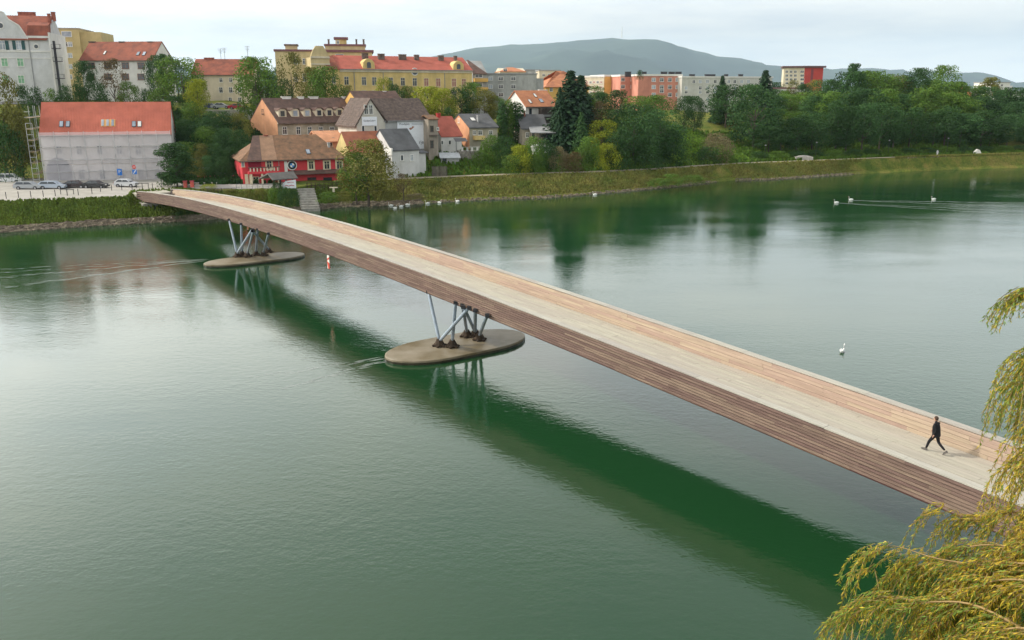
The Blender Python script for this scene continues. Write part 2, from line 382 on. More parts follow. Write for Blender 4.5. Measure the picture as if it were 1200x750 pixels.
# ------------------------------------------------------------------ footbridge
A0 = atz(165, 253, 0); D3 = (atz(1000, 632.925, 0) - A0).normalized(); NF = Vector((-D3.y, D3.x, 0))   # NF: towards the far (upstream) side
def capz(s): return 1.32108936e-06*s**3 - 6.88485506e-04*s*s + 7.38760410e-02*s + 4.108
def BP(s, w, dz=0):
    """bridge coordinates: s along, w across from near cap edge, dz relative to cap top"""
    return A0 + D3*s + NF*w + Vector((0, 0, capz(s)+dz))
S0, S1, WID = -2.0, 149.0, 6.05
bridge = empty('footbridge', A0 + Vector((0,0,0)), 0, 'long gently arched timber-clad footbridge crossing the green river', 'footbridge')
IB = Matrix.Translation(-A0)
def bframe(s, w, dz, tilt=0):
    """x along bridge, y across to far side, z up, tilted about x"""
    e = .5; T = (BP(s+e, 0) - BP(s-e, 0)).normalized(); Y = NF.copy(); Z = T.cross(Y).normalized()
    if Z.z < 0: Z = -Z
    # keep right handed: x = T, y = Y, z = T x Y
    M = Matrix(((T.x, Y.x, Z.x, 0), (T.y, Y.y, Z.y, 0), (T.z, Y.z, Z.z, 0), (0,0,0,1)))
    return IB @ Matrix.Translation(BP(s, w, dz)) @ M @ Matrix.Rotation(tilt, 4, 'X')
print('bridge handed', (D3.cross(NF)).z)
GAP = lambda W: .024 if W < .2 else .008
def board_mesh(name, L, W, T, m):
    mb = MB(); mb.box(-L/2+.004, L/2-.004, -T/2, T/2, -W/2+GAP(W), W/2-GAP(W))
    return mb.mesh(name, m)
def boards(name, mesh_name, rowsdef, L, W, T, m, limit=300, order=None, rs=1):
    """rowsdef: list of (w, dz, tilt). nearest `limit` are parts, the rest is one stuff part"""
    rr = random.Random(rs); me = board_mesh(mesh_name, L, W, T, m); spots = []
    for (w, dz, tilt) in rowsdef:
        s = S0 + rr.uniform(.2, 1)*L*.5
        first = True
        s = S1 - rr.uniform(.1, .9)*L
        while s > S0 + L*.3:
            spots.append((s - L/2 + L/2, w, dz, tilt)); s -= L
    spots.sort(key=lambda q: -q[0])
    for q in spots[:limit]:
        j = rr.uniform(-.008, .008)
        M = bframe(q[0], q[1], q[2], q[3]) @ Matrix.Translation((0, j, 0)); link(name, me, bridge, M)
    if len(spots) > limit:
        mb = MB(); W2 = MB().box(-L/2+.004, L/2-.004, -T/2, T/2, -W/2+GAP(W), W/2-GAP(W))
        for q in spots[limit:]:
            M = bframe(q[0], q[1], q[2], q[3]) @ Matrix.Translation((0, rr.uniform(-.008,.008), 0)); b = len(mb.v)
            mb.v += [tuple(M @ Vector(v)) for v in W2.v]; mb.f += [tuple(b+i for i in f) for f in W2.f]; mb.m += W2.m
        o = mb.build('distant_'+name, m, bridge); o['kind'] = 'stuff'
# structural core under the boards
def core(name, prof, m, s0=S0, s1=S1):
    mb = MB(); prev = None; k = 60
    for i in range(k+1):
        s = s0 + (s1-s0)*i/k; row = [tuple(IB @ BP(s, w, dz)) for w, dz in prof]
        if prev:
            for q in range(len(prof)): r2 = (q+1) % len(prof); mb.face([prev[q], row[q], row[r2], prev[r2]])
        else: mb.face(list(reversed(row)))
        prev = row
    mb.face(prev); return mb.build(name, m, bridge)
core('girder', [(.40,-1.66),(.10,-.06),(.30,-.06),(.42,-1.2),(WID-.42,-1.2),(WID-.30,-.06),(WID-.10,-.06),(WID-.40,-1.66),(WID-1.2,-1.95),(1.2,-1.95)], M_DSTEEL)
tl = math.atan2(.30, 1.6)
NR = 9; OW = 1.62/NR
outer = [(.30*(k+.5)/NR + .015, -.05 - 1.6*(k+.5)/NR, tl) for k in range(NR)]
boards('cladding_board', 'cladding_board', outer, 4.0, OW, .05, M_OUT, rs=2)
boards('edge_board', 'edge_board', [(.39, -1.70, .9)], 4.0, .16, .06, mat('edge_wood', (.13,.06,.045), .8, rnd=.3), rs=3)
far_outer = [(WID - q[0], q[1], -tl) for q in outer]
boards('far_cladding_board', 'far_cladding_board', far_outer, 4.0, OW, .05, M_OUT, limit=0, rs=4)
IR = 5; IW = 1.06/IR
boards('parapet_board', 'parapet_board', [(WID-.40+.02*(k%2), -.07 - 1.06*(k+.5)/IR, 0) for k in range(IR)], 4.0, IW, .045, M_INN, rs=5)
boards('inner_parapet_board', 'inner_parapet_board', [(.40, -.07 - 1.06*(k+.5)/IR, 0) for k in range(IR)], 4.0, IW, .045, M_INN, limit=0, rs=6)
boards('cap_board', 'cap_board', [(WID-.21, 0, pi/2)], 4.0, .46, .07, M_CAP, rs=7)
boards('cap_board', 'cap_board', [(.20, 0, pi/2)], 4.0, .44, .07, M_CAP, rs=8)
DR = 17; DW0, DW1 = .45, WID-.45; DWW = (DW1-DW0)/DR
boards('deck_board', 'deck_board', [(DW0 + DWW*(k+.5), -1.13, pi/2) for k in range(DR)], 5.0, DWW, .05, M_DECK, rs=9)
# abutments
mb = MB(); q = [BP(s, w, 0) for s, w in ((-5,-.2),(3.2,-.2),(3.2,WID+.2),(-5,WID+.2))]
def slab(pts, z0, z1, m, name, parent=None, off=None):
    mb = MB(); n_ = len(pts); P0 = [Vector((p[0], p[1], z0)) for p in pts]; P1 = [Vector((p[0], p[1], z1)) for p in pts]
    if off is not None: P0 = [p - off for p in P0]; P1 = [p - off for p in P1]
    mb.face(list(reversed(P0))); mb.face(P1)
    for i in range(n_): j = (i+1) % n_; mb.face([P0[i], P0[j], P1[j], P1[i]])
    return mb.build(name, m, parent)
slab([p.xy for p in q], -1, capz(0)-1.75, M_CONC, 'abutment', bridge, A0)
q = [BP(s, w, 0) for s, w in ((144,-.4),(158,-.4),(158,WID+.4),(144,WID+.4))]
slab([p.xy for p in q], -1, capz(149)-2.1, M_CONC, 'abutment', bridge, A0)
# landing ramp of timber between plaza and deck
q = [BP(s, w, 0) for s, w in ((-9,.1),(-2.05,.1),(-2.05,WID-.1),(-9,WID-.1))]
ob = slab([p.xy for p in q], .5, 3.42, M_DECK, 'landing_deck', None); tag(ob, kind='structure')
q = [BP(s, w, 0) for s, w in ((149.05,.1),(165,.1),(165,WID-.1),(149.05,WID-.1))]
tag(slab([p.xy for p in q], 1.2, 3.3, M_CONC, 'landing_pad', None), kind='structure')

# piers: low concrete islands with steel struts
def pier(sc, wa, wb, hw, feet, struts, label):
    O = A0 + D3*sc + NF*((wa+wb)/2); r = empty('bridge_pier', (O.x, O.y, 0), 0, label, 'bridge pier', 'concrete island piers of the footbridge')
    O = Vector((O.x, O.y, 0)); pts = []
    for side, w in ((1, wb-hw*1.55), (-1, wa+hw*1.55)):
        for k in range(13):
            a = -pi/2 + pi*k/12 if side == 1 else pi/2 + pi*k/12
            s_ = sc + hw*sin(a)*(.92 + .08*abs(sin(a))); w_ = w + hw*1.55*cos(a)
            P = A0 + D3*s_ + NF*w_ - O; pts.append((P.x, P.y))
    mb = MB(); n_ = len(pts)
    def ring(sc_, z): return [Vector((p[0]*sc_, p[1]*sc_, z)) for p in pts]
    rg = [ring(.97, -2), ring(.97, .02), ring(1.0, .06), ring(1.0, .30), ring(.985, .34)]
    for a, b in zip(rg, rg[1:]):
        for i in range(n_): j = (i+1) % n_; mb.face([a[i], a[j], b[j], b[i]])
    mb.face(rg[-1]); mb.build('platform', M_PIER, r)
    we = MB(); a_, b_, c_, d_ = ring(1.004, -.3), ring(1.004, .17), ring(.998, .17), ring(.998, -.3)
    for q1, q2 in ((a_, b_), (b_, c_), (c_, d_)):
        for i in range(n_): j = (i+1) % n_; we.face([q1[i], q1[j], q2[j], q2[i]])
    we.build('algae_band', mat('wet_algae', (.035,.032,.016), .4, var=.4), r)
    for fx, fy in feet:
        P = atz(fx, fy, .45) - O; mf = MB(); mf.tube([(P.x, P.y, .44), (P.x, P.y, .62), (P.x, P.y, .95)], [.50, .38, .2], 8)
        for k in range(6):
            a = k*pi/3 + .3; mf.blob((P.x + .48*cos(a), P.y + .48*sin(a), .42), (.16, .16, .1), 6, 4)
        mf.build('footing', M_FOOT, r)
    for (fi, tx, ty) in struts:
        fx, fy = feet[fi]; P = atz(fx, fy, .45) - O; P.z = .75
        z = capz(sc) - 1.75; T = atz(tx, ty, z) - O; T.z = z + .25
        d = (T-P).normalized(); mf = MB(); mf.tube([P, P + d*.5, T - d*.5, T], [.08, .14, .14, .08], 8); mf.build('strut', M_STEEL, r, smooth=True)
        pl = MB(); pl.box(T.x-.16, T.x+.16, T.y-.16, T.y+.16, z+.1, z+.35); pl.build('bearing_plate', M_DARKG, r)
    return r
pier(50.4, -4.7, 7.9, 2.3, [(278,300),(284,299),(290,300),(300,298),(309,298.6),(315,295)],
     [(0,268.7,259.5),(0,296,271),(1,282.8,264.5),(2,297,273),(3,302.5,271),(4,315,276),(5,296,273)], 'concrete island pier nearer the town bank under the footbridge')
pier(96.6, -4.7, 8.2, 2.8, [(515,404),(530,405),(547,393),(557,393),(562,397)],
     [(0,502,345),(0,550,364),(1,534,358),(2,542,361),(3,543,363),(3,557,367),(4,571,373)], 'concrete island pier in mid river, larger and nearer one')
# navigation marks hung under the bridge
def navmark(x, y0, y1, w, c2, label):
    zc = 4.2; P = None
    for k in range(400):
        s = k*.3; Q = BP(s, w, -1.78)
        px = proj(Q)[0]
        if px >= x: P = Q; break
    r = empty('navigation_mark', P, math.atan2(D3.y, D3.x), label, 'navigation sign', 'navigation marks under the bridge')
    hgt = 1.35; mb = MB(); mb.box(-.24, .24, -.04, .04, -hgt, 0); mb.build('board', M_WHITE, r)
    mr = mat('signal_'+c2, (.55,.06,.03) if c2 == 'red' else (.55,.16,.04), .6)
    mb = MB(); mb.prism([(-.24,-.55),(.24,-.35),(.24,-.15),(-.24,-.35)], -.05, .05); mb.build('stripe', mr, r)
    mb = MB(); mb.prism([(-.05,-1.35),(.24,-1.35),(.24,-.75),(-.24,-.6),(-.24,-.75)], -.05, .05); mb.build('stripe', mr, r)
    mb = MB(); mb.tube([(-.15,0,-.02),(-.15,0,.25)], .03, 5); mb.tube([(.15,0,-.02),(.15,0,.25)], .03, 5); mb.build('hanger', M_DARKG, r)
navmark(384, 0, 0, .42, 'red', 'red and white navigation board hanging under the bridge in open span')
navmark(289, 0, 0, 3.0, 'orange', 'orange and white navigation board hanging behind the struts of the far pier')

# ------------------------------------------------------------------ person on the bridge
def skin_body(name, nodes, edges, m, parent, sub=2):
    me = bpy.data.meshes.new(name); me.from_pydata([n_[0] for n_ in nodes], edges, []); me.materials.append(m)
    o = link(name, me, parent)
    md = o.modifiers.new('skin', 'SKIN'); md.use_smooth_shade = True
    for i, n_ in enumerate(nodes):
        r = n_[1]; me.skin_vertices[0].data[i].radius = r if isinstance(r, tuple) else (r, r)
    me.skin_vertices[0].data[0].use_root = True
    s = o.modifiers.new('sub', 'SUBSURF'); s.levels = sub; s.render_levels = sub
    return o
PF = atz(1094, 531, 3.65)
hd = math.atan2(-D3.y, -D3.x)           # walks towards the far end (up and left in the picture)
M_COAT = mat('black_coat', (.012, .012, .015), .9, var=.3); M_TROU = mat('black_trousers', (.014, .014, .018), .9)
M_SKIN = mat('skin', (.48, .28, .20), .6); M_HAIR = mat('brown_hair', (.05, .03, .02), .8); M_SHOE = mat('grey_shoes', (.12, .11, .10), .7)
sP = (PF - A0).dot(D3); wP = (PF - A0).dot(NF)
pr = empty('person', BP(sP, wP, -1.10), hd, 'person in black striding along the footbridge deck towards the town', 'person')
# local: x forward, y left, z up
nodes = [((0,0,.93), (.15,.125)), ((0.01,0,1.08), (.15,.115)), ((.03,0,1.25), (.175,.12)), ((.05,0,1.42), (.17,.10)), ((.06,0,1.50), (.06,.055)), ((.09,0,1.60), (.052,.05)),
         ((.04,.17,1.42), .066), ((-.10,.22,1.16), .054), ((-.02,.23,.95), .04),
         ((.04,-.17,1.42), .066), ((.10,-.23,1.17), .054), ((.26,-.22,1.02), .04),
         ((.02,.085,.86), (.10,.10)), ((.24,.09,.50), .072), ((.34,.09,.12), .05),
         ((-.02,-.085,.86), (.10,.10)), ((-.12,-.10,.50), .072), ((-.46,-.10,.22), .05)]
edges = [(0,1),(1,2),(2,3),(3,4),(4,5),(3,6),(6,7),(7,8),(3,9),(9,10),(10,11),(0,12),(12,13),(13,14),(0,15),(15,16),(16,17)]
skin_body('body', nodes, edges, M_COAT, pr)
cn = [((-.04,0,.74), (.23,.20)), ((-.01,0,.92), (.22,.19)), ((.02,0,1.15), (.23,.18)), ((.045,0,1.36), (.23,.16)), ((.06,0,1.48), (.10,.08))]
skin_body('coat', cn, [(0,1),(1,2),(2,3),(3,4)], M_COAT, pr)
mb = MB(); mb.blob((.11,0,1.66), (.098,.078,.118), 14, 10); mb.blob((.205,0,1.655), (.022,.014,.022), 8, 6)
mb.blob((.11,.078,1.655), (.02,.012,.03), 6, 5); mb.blob((.11,-.078,1.655), (.02,.012,.03), 6, 5); mb.build('head', M_SKIN, pr, True)
mb = MB(); mb.blob((.085,0,1.69), (.105,.088,.11), 14, 10); mb.build('hair', M_HAIR, pr, True)
mb = MB(); mb.blob((.197,.03,1.68), (.008,.012,.007), 6, 5); mb.blob((.197,-.03,1.68), (.008,.012,.007), 6, 5); mb.blob((.20,0,1.61), (.008,.024,.006), 6, 5); mb.build('face_features', M_HAIR, pr, True)
for sy, hx, hz in ((.235, 0, .88), (-.22, .32, .97)):
    hn = [((hx-.02, sy, hz+.06), .024), ((hx, sy, hz), (.03,.04))]; he = [(0,1)]
    for k in range(4):
        b = len(hn); yy = sy + (k-1.5)*.019; ln = (.075, .085, .08, .062)[k]
        hn += [((hx+.01, yy, hz-.035), .010), ((hx+.02, yy, hz-.035-ln*.5), .009), ((hx+.035, yy, hz-.035-ln*.9), .007)]; he += [(1,b),(b,b+1),(b+1,b+2)]
    b = len(hn); hn += [((hx+.035, sy, hz-.01), .010), ((hx+.055, sy, hz-.045), .008)]; he += [(1,b),(b,b+1)]
    skin_body('hand', hn, he, M_SKIN, pr, 1)
for sx, sy, sz, a in ((.38, .09, 0, -.25), (-.50, -.10, .08, .75)):
    M = Matrix.Translation((sx, sy, sz+.05)) @ Matrix.Rotation(a, 4, 'Y'); mb = MB()
    mb.prism([(-.09,-.05),(.17,-.05),(.19,-.02),(.10,.03),(.03,.06),(-.09,.06)], -.045, .045, 0, M); mb.build('shoe', M_SHOE, pr)

# ------------------------------------------------------------------ buildings
class House:
    def __init__(s, name, label, x0, t0, x1, theta, yb, ye, d, cat='house', zb=None, group=None):
        s.A = att(x0, ye, t0); s.th = theta = radians(theta); s.c, s.s_ = cos(theta), sin(theta)
        lo, hi = .5, 400
        for _ in range(50):
            m = (lo+hi)/2; P = s.A + Vector((s.c, s.s_, 0))*m
            if proj(P)[0] < x1: lo = m
            else: hi = m
        s.w = lo; s.d = d; s.ze_abs = s.A.z
        s.zb = (zrow(s.A.y, yb) if zb is None else zb); s.he = s.ze_abs - s.zb
        s.root = empty(name, (s.A.x, s.A.y, s.zb), theta, label, cat, group)
        s.X = Vector((s.c, s.s_, 0)); s.Yv = Vector((-s.s_, s.c, 0)); s.O = Vector((s.A.x, s.A.y, s.zb))
    def W(s, x, y, z): return s.O + s.X*x + s.Yv*y + Vector((0,0,z))
    def front(s, px, py):
        r = ray(px, py); C = Vector((0,0,H)); t = (s.O - C).dot(s.Yv)/r.dot(s.Yv); P = C + r*t - s.O
        return P.dot(s.X), P.z
    def side(s, px, py, x=0):
        r = ray(px, py); C = Vector((0,0,H)); t = (s.O + s.X*x - C).dot(s.X)/r.dot(s.X); P = C + r*t - s.O
        return P.dot(s.Yv), P.z
    def zat(s, x, y, row):
        P = s.W(x, y, 0); return zrow(P.y, row) - s.zb
    def walls(s, m, roof='flat', hr=0, foot=6, name='wall', x0=0, x1=None, y0=0, y1=None, he=None):
        x1 = s.w if x1 is None else x1; y1 = s.d if y1 is None else y1; he = s.he if he is None else he; mb = MB()
        if roof == 'gx': mb.prism([(y0,-foot),(y1,-foot),(y1,he),((y0+y1)/2,hr),(y0,he)], x0, x1, 0, Matrix(((0,1,0,0),(1,0,0,0),(0,0,1,0),(0,0,0,1))))
        elif roof == 'gy': mb.prism([(x0,-foot),(x1,-foot),(x1,he),((x0+x1)/2,hr),(x0,he)], y0, y1)
        else: mb.box(x0, x1, y0, y1, -foot, he)
        return mb.build(name, m, s.root)
    def roof(s, m, kind, hr, ov=.5, og=.35, hip=0, hipr=None, name='roof', x0=0, x1=None, y0=0, y1=None, he=None, th=.22, trim=None):
        x1 = s.w if x1 is None else x1; y1 = s.d if y1 is None else y1; he = s.he if he is None else he; mb = MB()
        hipr = hip if hipr is None else hipr
        if kind == 'gy':
            M = Matrix(((0,1,0,0),(1,0,0,0),(0,0,1,0),(0,0,0,1))); a0,a1,b0,b1 = y0,y1,x0,x1
        else: M = Matrix.Identity(4); a0,a1,b0,b1 = x0,x1,y0,y1
        bm = (b0+b1)/2; sl = (hr-he)/((b1-b0)/2); e = he - sl*ov
        for up in (0, th):
            pass
        def P(x, y, z): return tuple(M @ Vector((x, y, z)))
        R0, R1 = a0 - og + hip, a1 + og - hipr
        c = [(a0-og, b0-ov, e), (a1+og, b0-ov, e), (a1+og, b1+ov, e), (a0-og, b1+ov, e), (R0, bm, hr), (R1, bm, hr)]
        lo = [P(*q) for q in c]; hi_ = [P(q[0], q[1], q[2]+th) for q in c]
        F = [(0,1,5,4),(2,3,4,5),(1,2,5),(3,0,4)] if (hip or hipr) else [(0,1,5,4),(2,3,4,5)]
        if hip and not hipr: F = [(0,1,5,4),(2,3,4,5),(3,0,4)]
        if hipr and not hip: F = [(0,1,5,4),(2,3,4,5),(1,2,5)]
        for f in F: mb.face([hi_[i] for i in f]); mb.face([lo[i] for i in reversed(f)])
        E = [(0,1),(1,2),(2,3),(3,0)] if (hip and hipr) else [(0,1),(2,3)] + ([(3,0)] if hip else [(3,4),(4,0)]) + ([(1,2)] if hipr else [(1,5),(5,2)])
        for i, j in E: mb.face([lo[i], lo[j], hi_[j], hi_[i]])
        o = mb.build(name, m, s.root)
        if trim:
            g = MB(); g.tube([P(a0-og, b0-ov-.06, e+.08), P(a1+og, b0-ov-.06, e+.08)], .09, 6); g.build('gutter', trim, s.root)
        return o
    def flat_roof(s, m, ov=.4, th=.5, name='roof', x0=0, x1=None, y0=0, y1=None, he=None):
        x1 = s.w if x1 is None else x1; y1 = s.d if y1 is None else y1; he = s.he if he is None else he
        return MB().box(x0-ov, x1+ov, y0-ov, y1+ov, he, he+th).build(name, m, s.root)
    def chimney(s, px, py0, py1, wpx, y=None, m=None, name='chimney', dy=.7):
        y = s.d/2 if y is None else y
        # column on plane local y
        r = ray(px, py1); C = Vector((0,0,H)); t = (s.O + s.Yv*y - C).dot(s.Yv)/r.dot(s.Yv); P = C + r*t - s.O
        x = P.dot(s.X); z1 = P.z; hw = wpx*t/FOC/2/max(.35, abs(s.c)); z0 = s.zat(x, y, py0) - .6
        z1 = s.zat(x, y, py1)
        mb = MB(); mb.box(x-hw, x+hw, y-dy/2, y+dy/2, z0, z1-.15); mb.box(x-hw-.08, x+hw+.08, y-dy/2-.08, y+dy/2+.08, z1-.15, z1); return mb.build(name, m or M_CHIM, s.root)
    def win(s, x, z, w, h, fm=None, pm=None, face='f', xs=0, trim=.12, cross=True, sill=True, sub=True, name='window'):
        """window centred at (x, z) on a face: f front, l left, r right"""
        fm = fm or M_WHITE; pm = pm or M_GLASS
        if face == 'f': M = Matrix.Translation((x, 0, z))
        elif face == 'l': M = Matrix.Translation((xs, x, z)) @ Matrix.Rotation(-pi/2, 4, 'Z')
        else: M = Matrix.Translation((s.w if xs == 0 else xs, x, z)) @ Matrix.Rotation(pi/2, 4, 'Z')
        key = (round(w,1), round(h,1), fm.name, cross, sill, trim, pm.name); w, h = round(w,1), round(h,1)
        if key not in WC:
            a = MB(); w2, h2 = w/2, h/2
            a.box(-w2-trim, w2+trim, -.09, .0, h2, h2+trim); a.box(-w2-trim, w2+trim, -.09, .0, -h2-trim, -h2)
            a.box(-w2-trim, -w2, -.09, .0, -h2, h2); a.box(w2, w2+trim, -.09, .0, -h2, h2)
            if cross and w > .5: a.box(-.04, .04, -.07, -.012, -h2, h2); a.box(-w2, -.04, -.07, -.012, h2*.3, h2*.3+.07); a.box(.04, w2, -.07, -.012, h2*.3, h2*.3+.07)
            if sill: a.box(-w2-trim-.06, w2+trim+.06, -.2, -.09, -h2-trim-.02, -h2-trim+.08)
            b = MB().box(-w2, w2, -.035, -.010, -h2, h2)
            WC[key] = (a.mesh(name, fm), b.mesh('pane', pm))
        o = link(name, WC[key][0], s.root, M); link('pane', WC[key][1], o); return o
    def fwin(s, px, py, wp, hp, **k):
        x0, z = s.front(px-wp/2, py); x1, _ = s.front(px+wp/2, py); _, za = s.front(px, py-hp/2); _, zc = s.front(px, py+hp/2)
        return s.win((x0+x1)/2, (za+zc)/2, abs(x1-x0), abs(za-zc), **k)
    def swin(s, px, py, wp, hp, x=0, **k):
        y0, z = s.side(px-wp/2, py, x); y1, _ = s.side(px+wp/2, py, x); _, za = s.side(px, py-hp/2, x); _, zc = s.side(px, py+hp/2, x)
        if y0 > s.d*1.2 or y0 < -s.d*.2: return
        return s.win((y0+y1)/2, (za+zc)/2, abs(y1-y0), abs(za-zc), face='l' if x == 0 else 'r', **k)
    def hband(s, py, px0, m, h=.3, proud=.08, x0=0, x1=None, name='cornice'):
        _, z = s.front(px0, py); x1 = s.w if x1 is None else x1
        return MB().box(x0-.05, x1+.05, -proud, 0, z-h/2, z+h/2).build(name, m, s.root)
    def skylight(s, px, py, wp, he, hr, ov=.5, m=None):
        # on the front slope of a gx roof
        sl = (hr-he)/(s.d/2); n_ = Vector((0, -sl, 1)).normalized()
        C = Vector((0,0,H)); r = ray(px, py); nw = s.X*n_.x + s.Yv*n_.y + Vector((0,0,n_.z)); Q = s.W(0, 0, he+.22)
        t = (Q-C).dot(nw)/r.dot(nw); P = C + r*t - s.O; x, y = P.dot(s.X), P.dot(s.Yv); w = wp*t/FOC/2
        a = math.atan(sl); M = Matrix.Translation((x, y, he+.22+sl*y)) @ Matrix.Rotation(a, 4, 'X')
        o = MB().box(-w-.08, w+.08, -.75, .75, 0, .1, 0, M).build('skylight', M_DARKG, s.root)
        MB().box(-w, w, -.66, .66, .1, .13, 0, M).build('pane', m or M_GLASSL, o)
WC = {}
def antenna(x, ytop, t, h, label):
    P = att(x, ytop, t); r = empty('roof_antenna', (P.x, P.y, P.z-h), 0, label, 'antenna', 'television antennas on the roofs')
    mb = MB(); mb.tube([(0,0,0),(0,0,h)], .05, 4); mb.build('mast', M_DARKG, r)
    mb = MB()
    for k in range(4): mb.tube([(-.7+.1*k,0,h*(.97-.1*k)),(.7-.1*k,0,h*(.97-.1*k))], .03, 4)
    mb.build('crossbar', M_DARKG, r)

M_RED = roofm('new_red_tiles', (.52,.145,.095), var=.1, scale=.35); M_BRICKROOF = roofm('rust_tiles', (.33,.10,.06), c2=(.19,.07,.05)); M_BROWN = roofm('brown_tiles', (.17,.10,.08), c2=(.09,.06,.05), scale=.9)
M_ORANGE = roofm('orange_tiles', (.50,.21,.10), c2=(.36,.14,.08)); M_OLDOR = roofm('mossy_orange_tiles', (.26,.135,.075), c2=(.12,.08,.05), scale=1.2); M_GREYR = roofm('grey_slate', (.13,.13,.135), var=.15)
M_REDR = roofm('red_tiles', (.44,.12,.085), c2=(.36,.10,.07)); M_METAL = mat('grey_roof_metal', (.30,.30,.30), .6)
W_YEL = wallm('yellow_render', (.70,.52,.22)); W_PALE = wallm('pale_render', (.60,.58,.54), .15); W_GREY = wallm('grey_render', (.42,.42,.41), .3)
W_PINK = wallm('salmon_render', (.60,.26,.19)); W_REDW = wallm('crimson_render', (.62,.06,.07), .12); W_CREAMW = wallm('cream_render', (.66,.58,.44), .2)
W_BEIGE = wallm('beige_plaster', (.50,.44,.34), .4, .15); W_OR = wallm('peach_render', (.72,.36,.20), .25); W_WHITE = wallm('white_render', (.74,.72,.68), .12)
W_GOLD = wallm('golden_render', (.74,.45,.14), .1)

# --- building under netting and scaffolding by the plaza
h = House('scaffolded_house', 'two storey house under white netting with bright new red tile roof', 47, 163, 200, 17, 213, 157, 11)
hr = h.zat(0, 5.5, 121)
h.walls(wallm('old_grey_plaster', (.74,.69,.65), .3), 'gx', hr-.05); h.roof(M_RED, 'gx', hr, .6, .15, trim=M_METAL)
h.he
for px in (69.5, 93, 117, 140, 162, 183): h.fwin(px, 176, 6, 10)
for px in (96, 120, 143, 165, 184.5): h.fwin(px, 204, 6.5, 11)
x, z = h.front(70, 206)
pts = [(x-2.2, -1), (x+2.2, -1)] + [(x + 2.2*cos(a), 2.0 + 2.6*sin(a)) for a in [pi*k/10 for k in range(11)]]
MB().prism(pts, -.08, -.005).build('arched_gate', mat('gate_wood', (.10,.11,.14), .8), h.root)
for px in (72, 79.5, 157, 163.5): h.skylight(px, 145.5, 3.6, h.he, hr, m=M_WHITE if px > 160 else None)
xx = h.front(122, 150)[0]; sl = (hr-h.he)/5.5
MM = Matrix.Translation((xx+.6, 1.6, h.he+.24+sl*1.6)) @ Matrix.Rotation(math.atan(sl), 4, 'X')
MB().box(-1.3, 1.3, -.9, .9, 0, .06, 0, MM).build('open_battens', mat('fresh_timber', (.75,.40,.15), .8), h.root)
for k in range(3): MB().box(-1.2+.9*k, -.75+.9*k, -.8, .8, .07, .12, 0, MM).build('roof_window', M_GLASSL, h.root)
HS = h
sc = empty('scaffold', h.W(0, -1.3, 0), h.th, 'galvanised scaffold with white netting wrapped round the red roofed house', 'scaffold')
M_POLE = mat('galvanised_tube', (.55,.56,.57), .4, metal=.4)
nbay = 9; bw = h.w/nbay
for i in range(nbay+1):
    MB().tube([(i*bw, -.22, -3.2), (i*bw, -.22, h.he+.5)], .05, 5).build('upright', M_POLE, sc)
for k in range(5):
    zz = -.4 + k*2.3
    if zz < h.he: MB().tube([(0,-.3,zz),(h.w,-.3,zz)], .045, 5).build('ledger', M_POLE, sc); MB().box(0, h.w, .1, .85, zz-.12, zz-.07).build('walk_board', mat('scaffold_plank', (.45,.36,.25), .9), sc)
M_NET = mat('white_netting', (.85,.81,.84), .9, var=.05, alpha=.42, stretch=(1,1,1), scale=.4)
for i in range(nbay):
    for k, (za, zb_) in enumerate(((-3.2, h.he*.36), (h.he*.37, h.he*.72), (h.he*.73, h.he+.35))):
        rr = MB(); nx = 5
        for q in range(nx):
            xa, xb = i*bw + bw*q/nx, i*bw + bw*(q+1)/nx; ya, yb_ = -.07 - .06*sin(pi*q/nx), -.07 - .06*sin(pi*(q+1)/nx)
            rr.face([(xa,ya,za),(xb,yb_,za),(xb,yb_,zb_-.02),(xa,ya,zb_-.02)])
        rr.build('net_panel', M_NET, sc)
for y_ in (0, 4, 8, 12.6):    # open scaffold on the left end
    MB().tube([(-.9, y_, -3.2), (-.9, y_, h.he+ (5.2 if 0 < y_ < 12 else 2.0))], .05, 5).build('upright', M_POLE, sc)
    MB().tube([(-2.0, y_, -3.2), (-2.0, y_, h.he+ (5.2 if 0 < y_ < 12 else 2.0))], .05, 5).build('upright', M_POLE, sc)
for k in range(7):
    zz = -.4 + k*2.1; MB().tube([(-2.0,0,zz),(-2.0,12.6,zz)], .05, 5).build('ledger', M_POLE, sc); MB().box(-1.9, -.95, 0, 12.6, zz-.15, zz-.08).build('walk_board', MATS['scaffold_plank'], sc)
    MB().tube([(-2.0,0,zz+1),(-.9,0,zz+1)], .045, 5).build('ledger', M_POLE, sc)

# --- tall pale baroque building top left
W_PALE2 = wallm('pale_blue_white_render', (.60,.60,.60), .12)
h = House('town_mansion', 'tall pale grey mansion with curved gable, green shutters and red roof', -60, 205, 57, 14, 118, 44, 15, 'apartment building')
hr = h.zat(h.w, 7.5, 20)
h.walls(W_PALE2, 'gx', hr-.1, 9); h.roof(M_BRICKROOF, 'gx', hr, .5, -.3)
h.hband(60, 20, W_WHITE, .35, .14); h.hband(43, 20, W_WHITE, .5, .25)
h.hband(68, 20, W_WHITE, .2, .1)
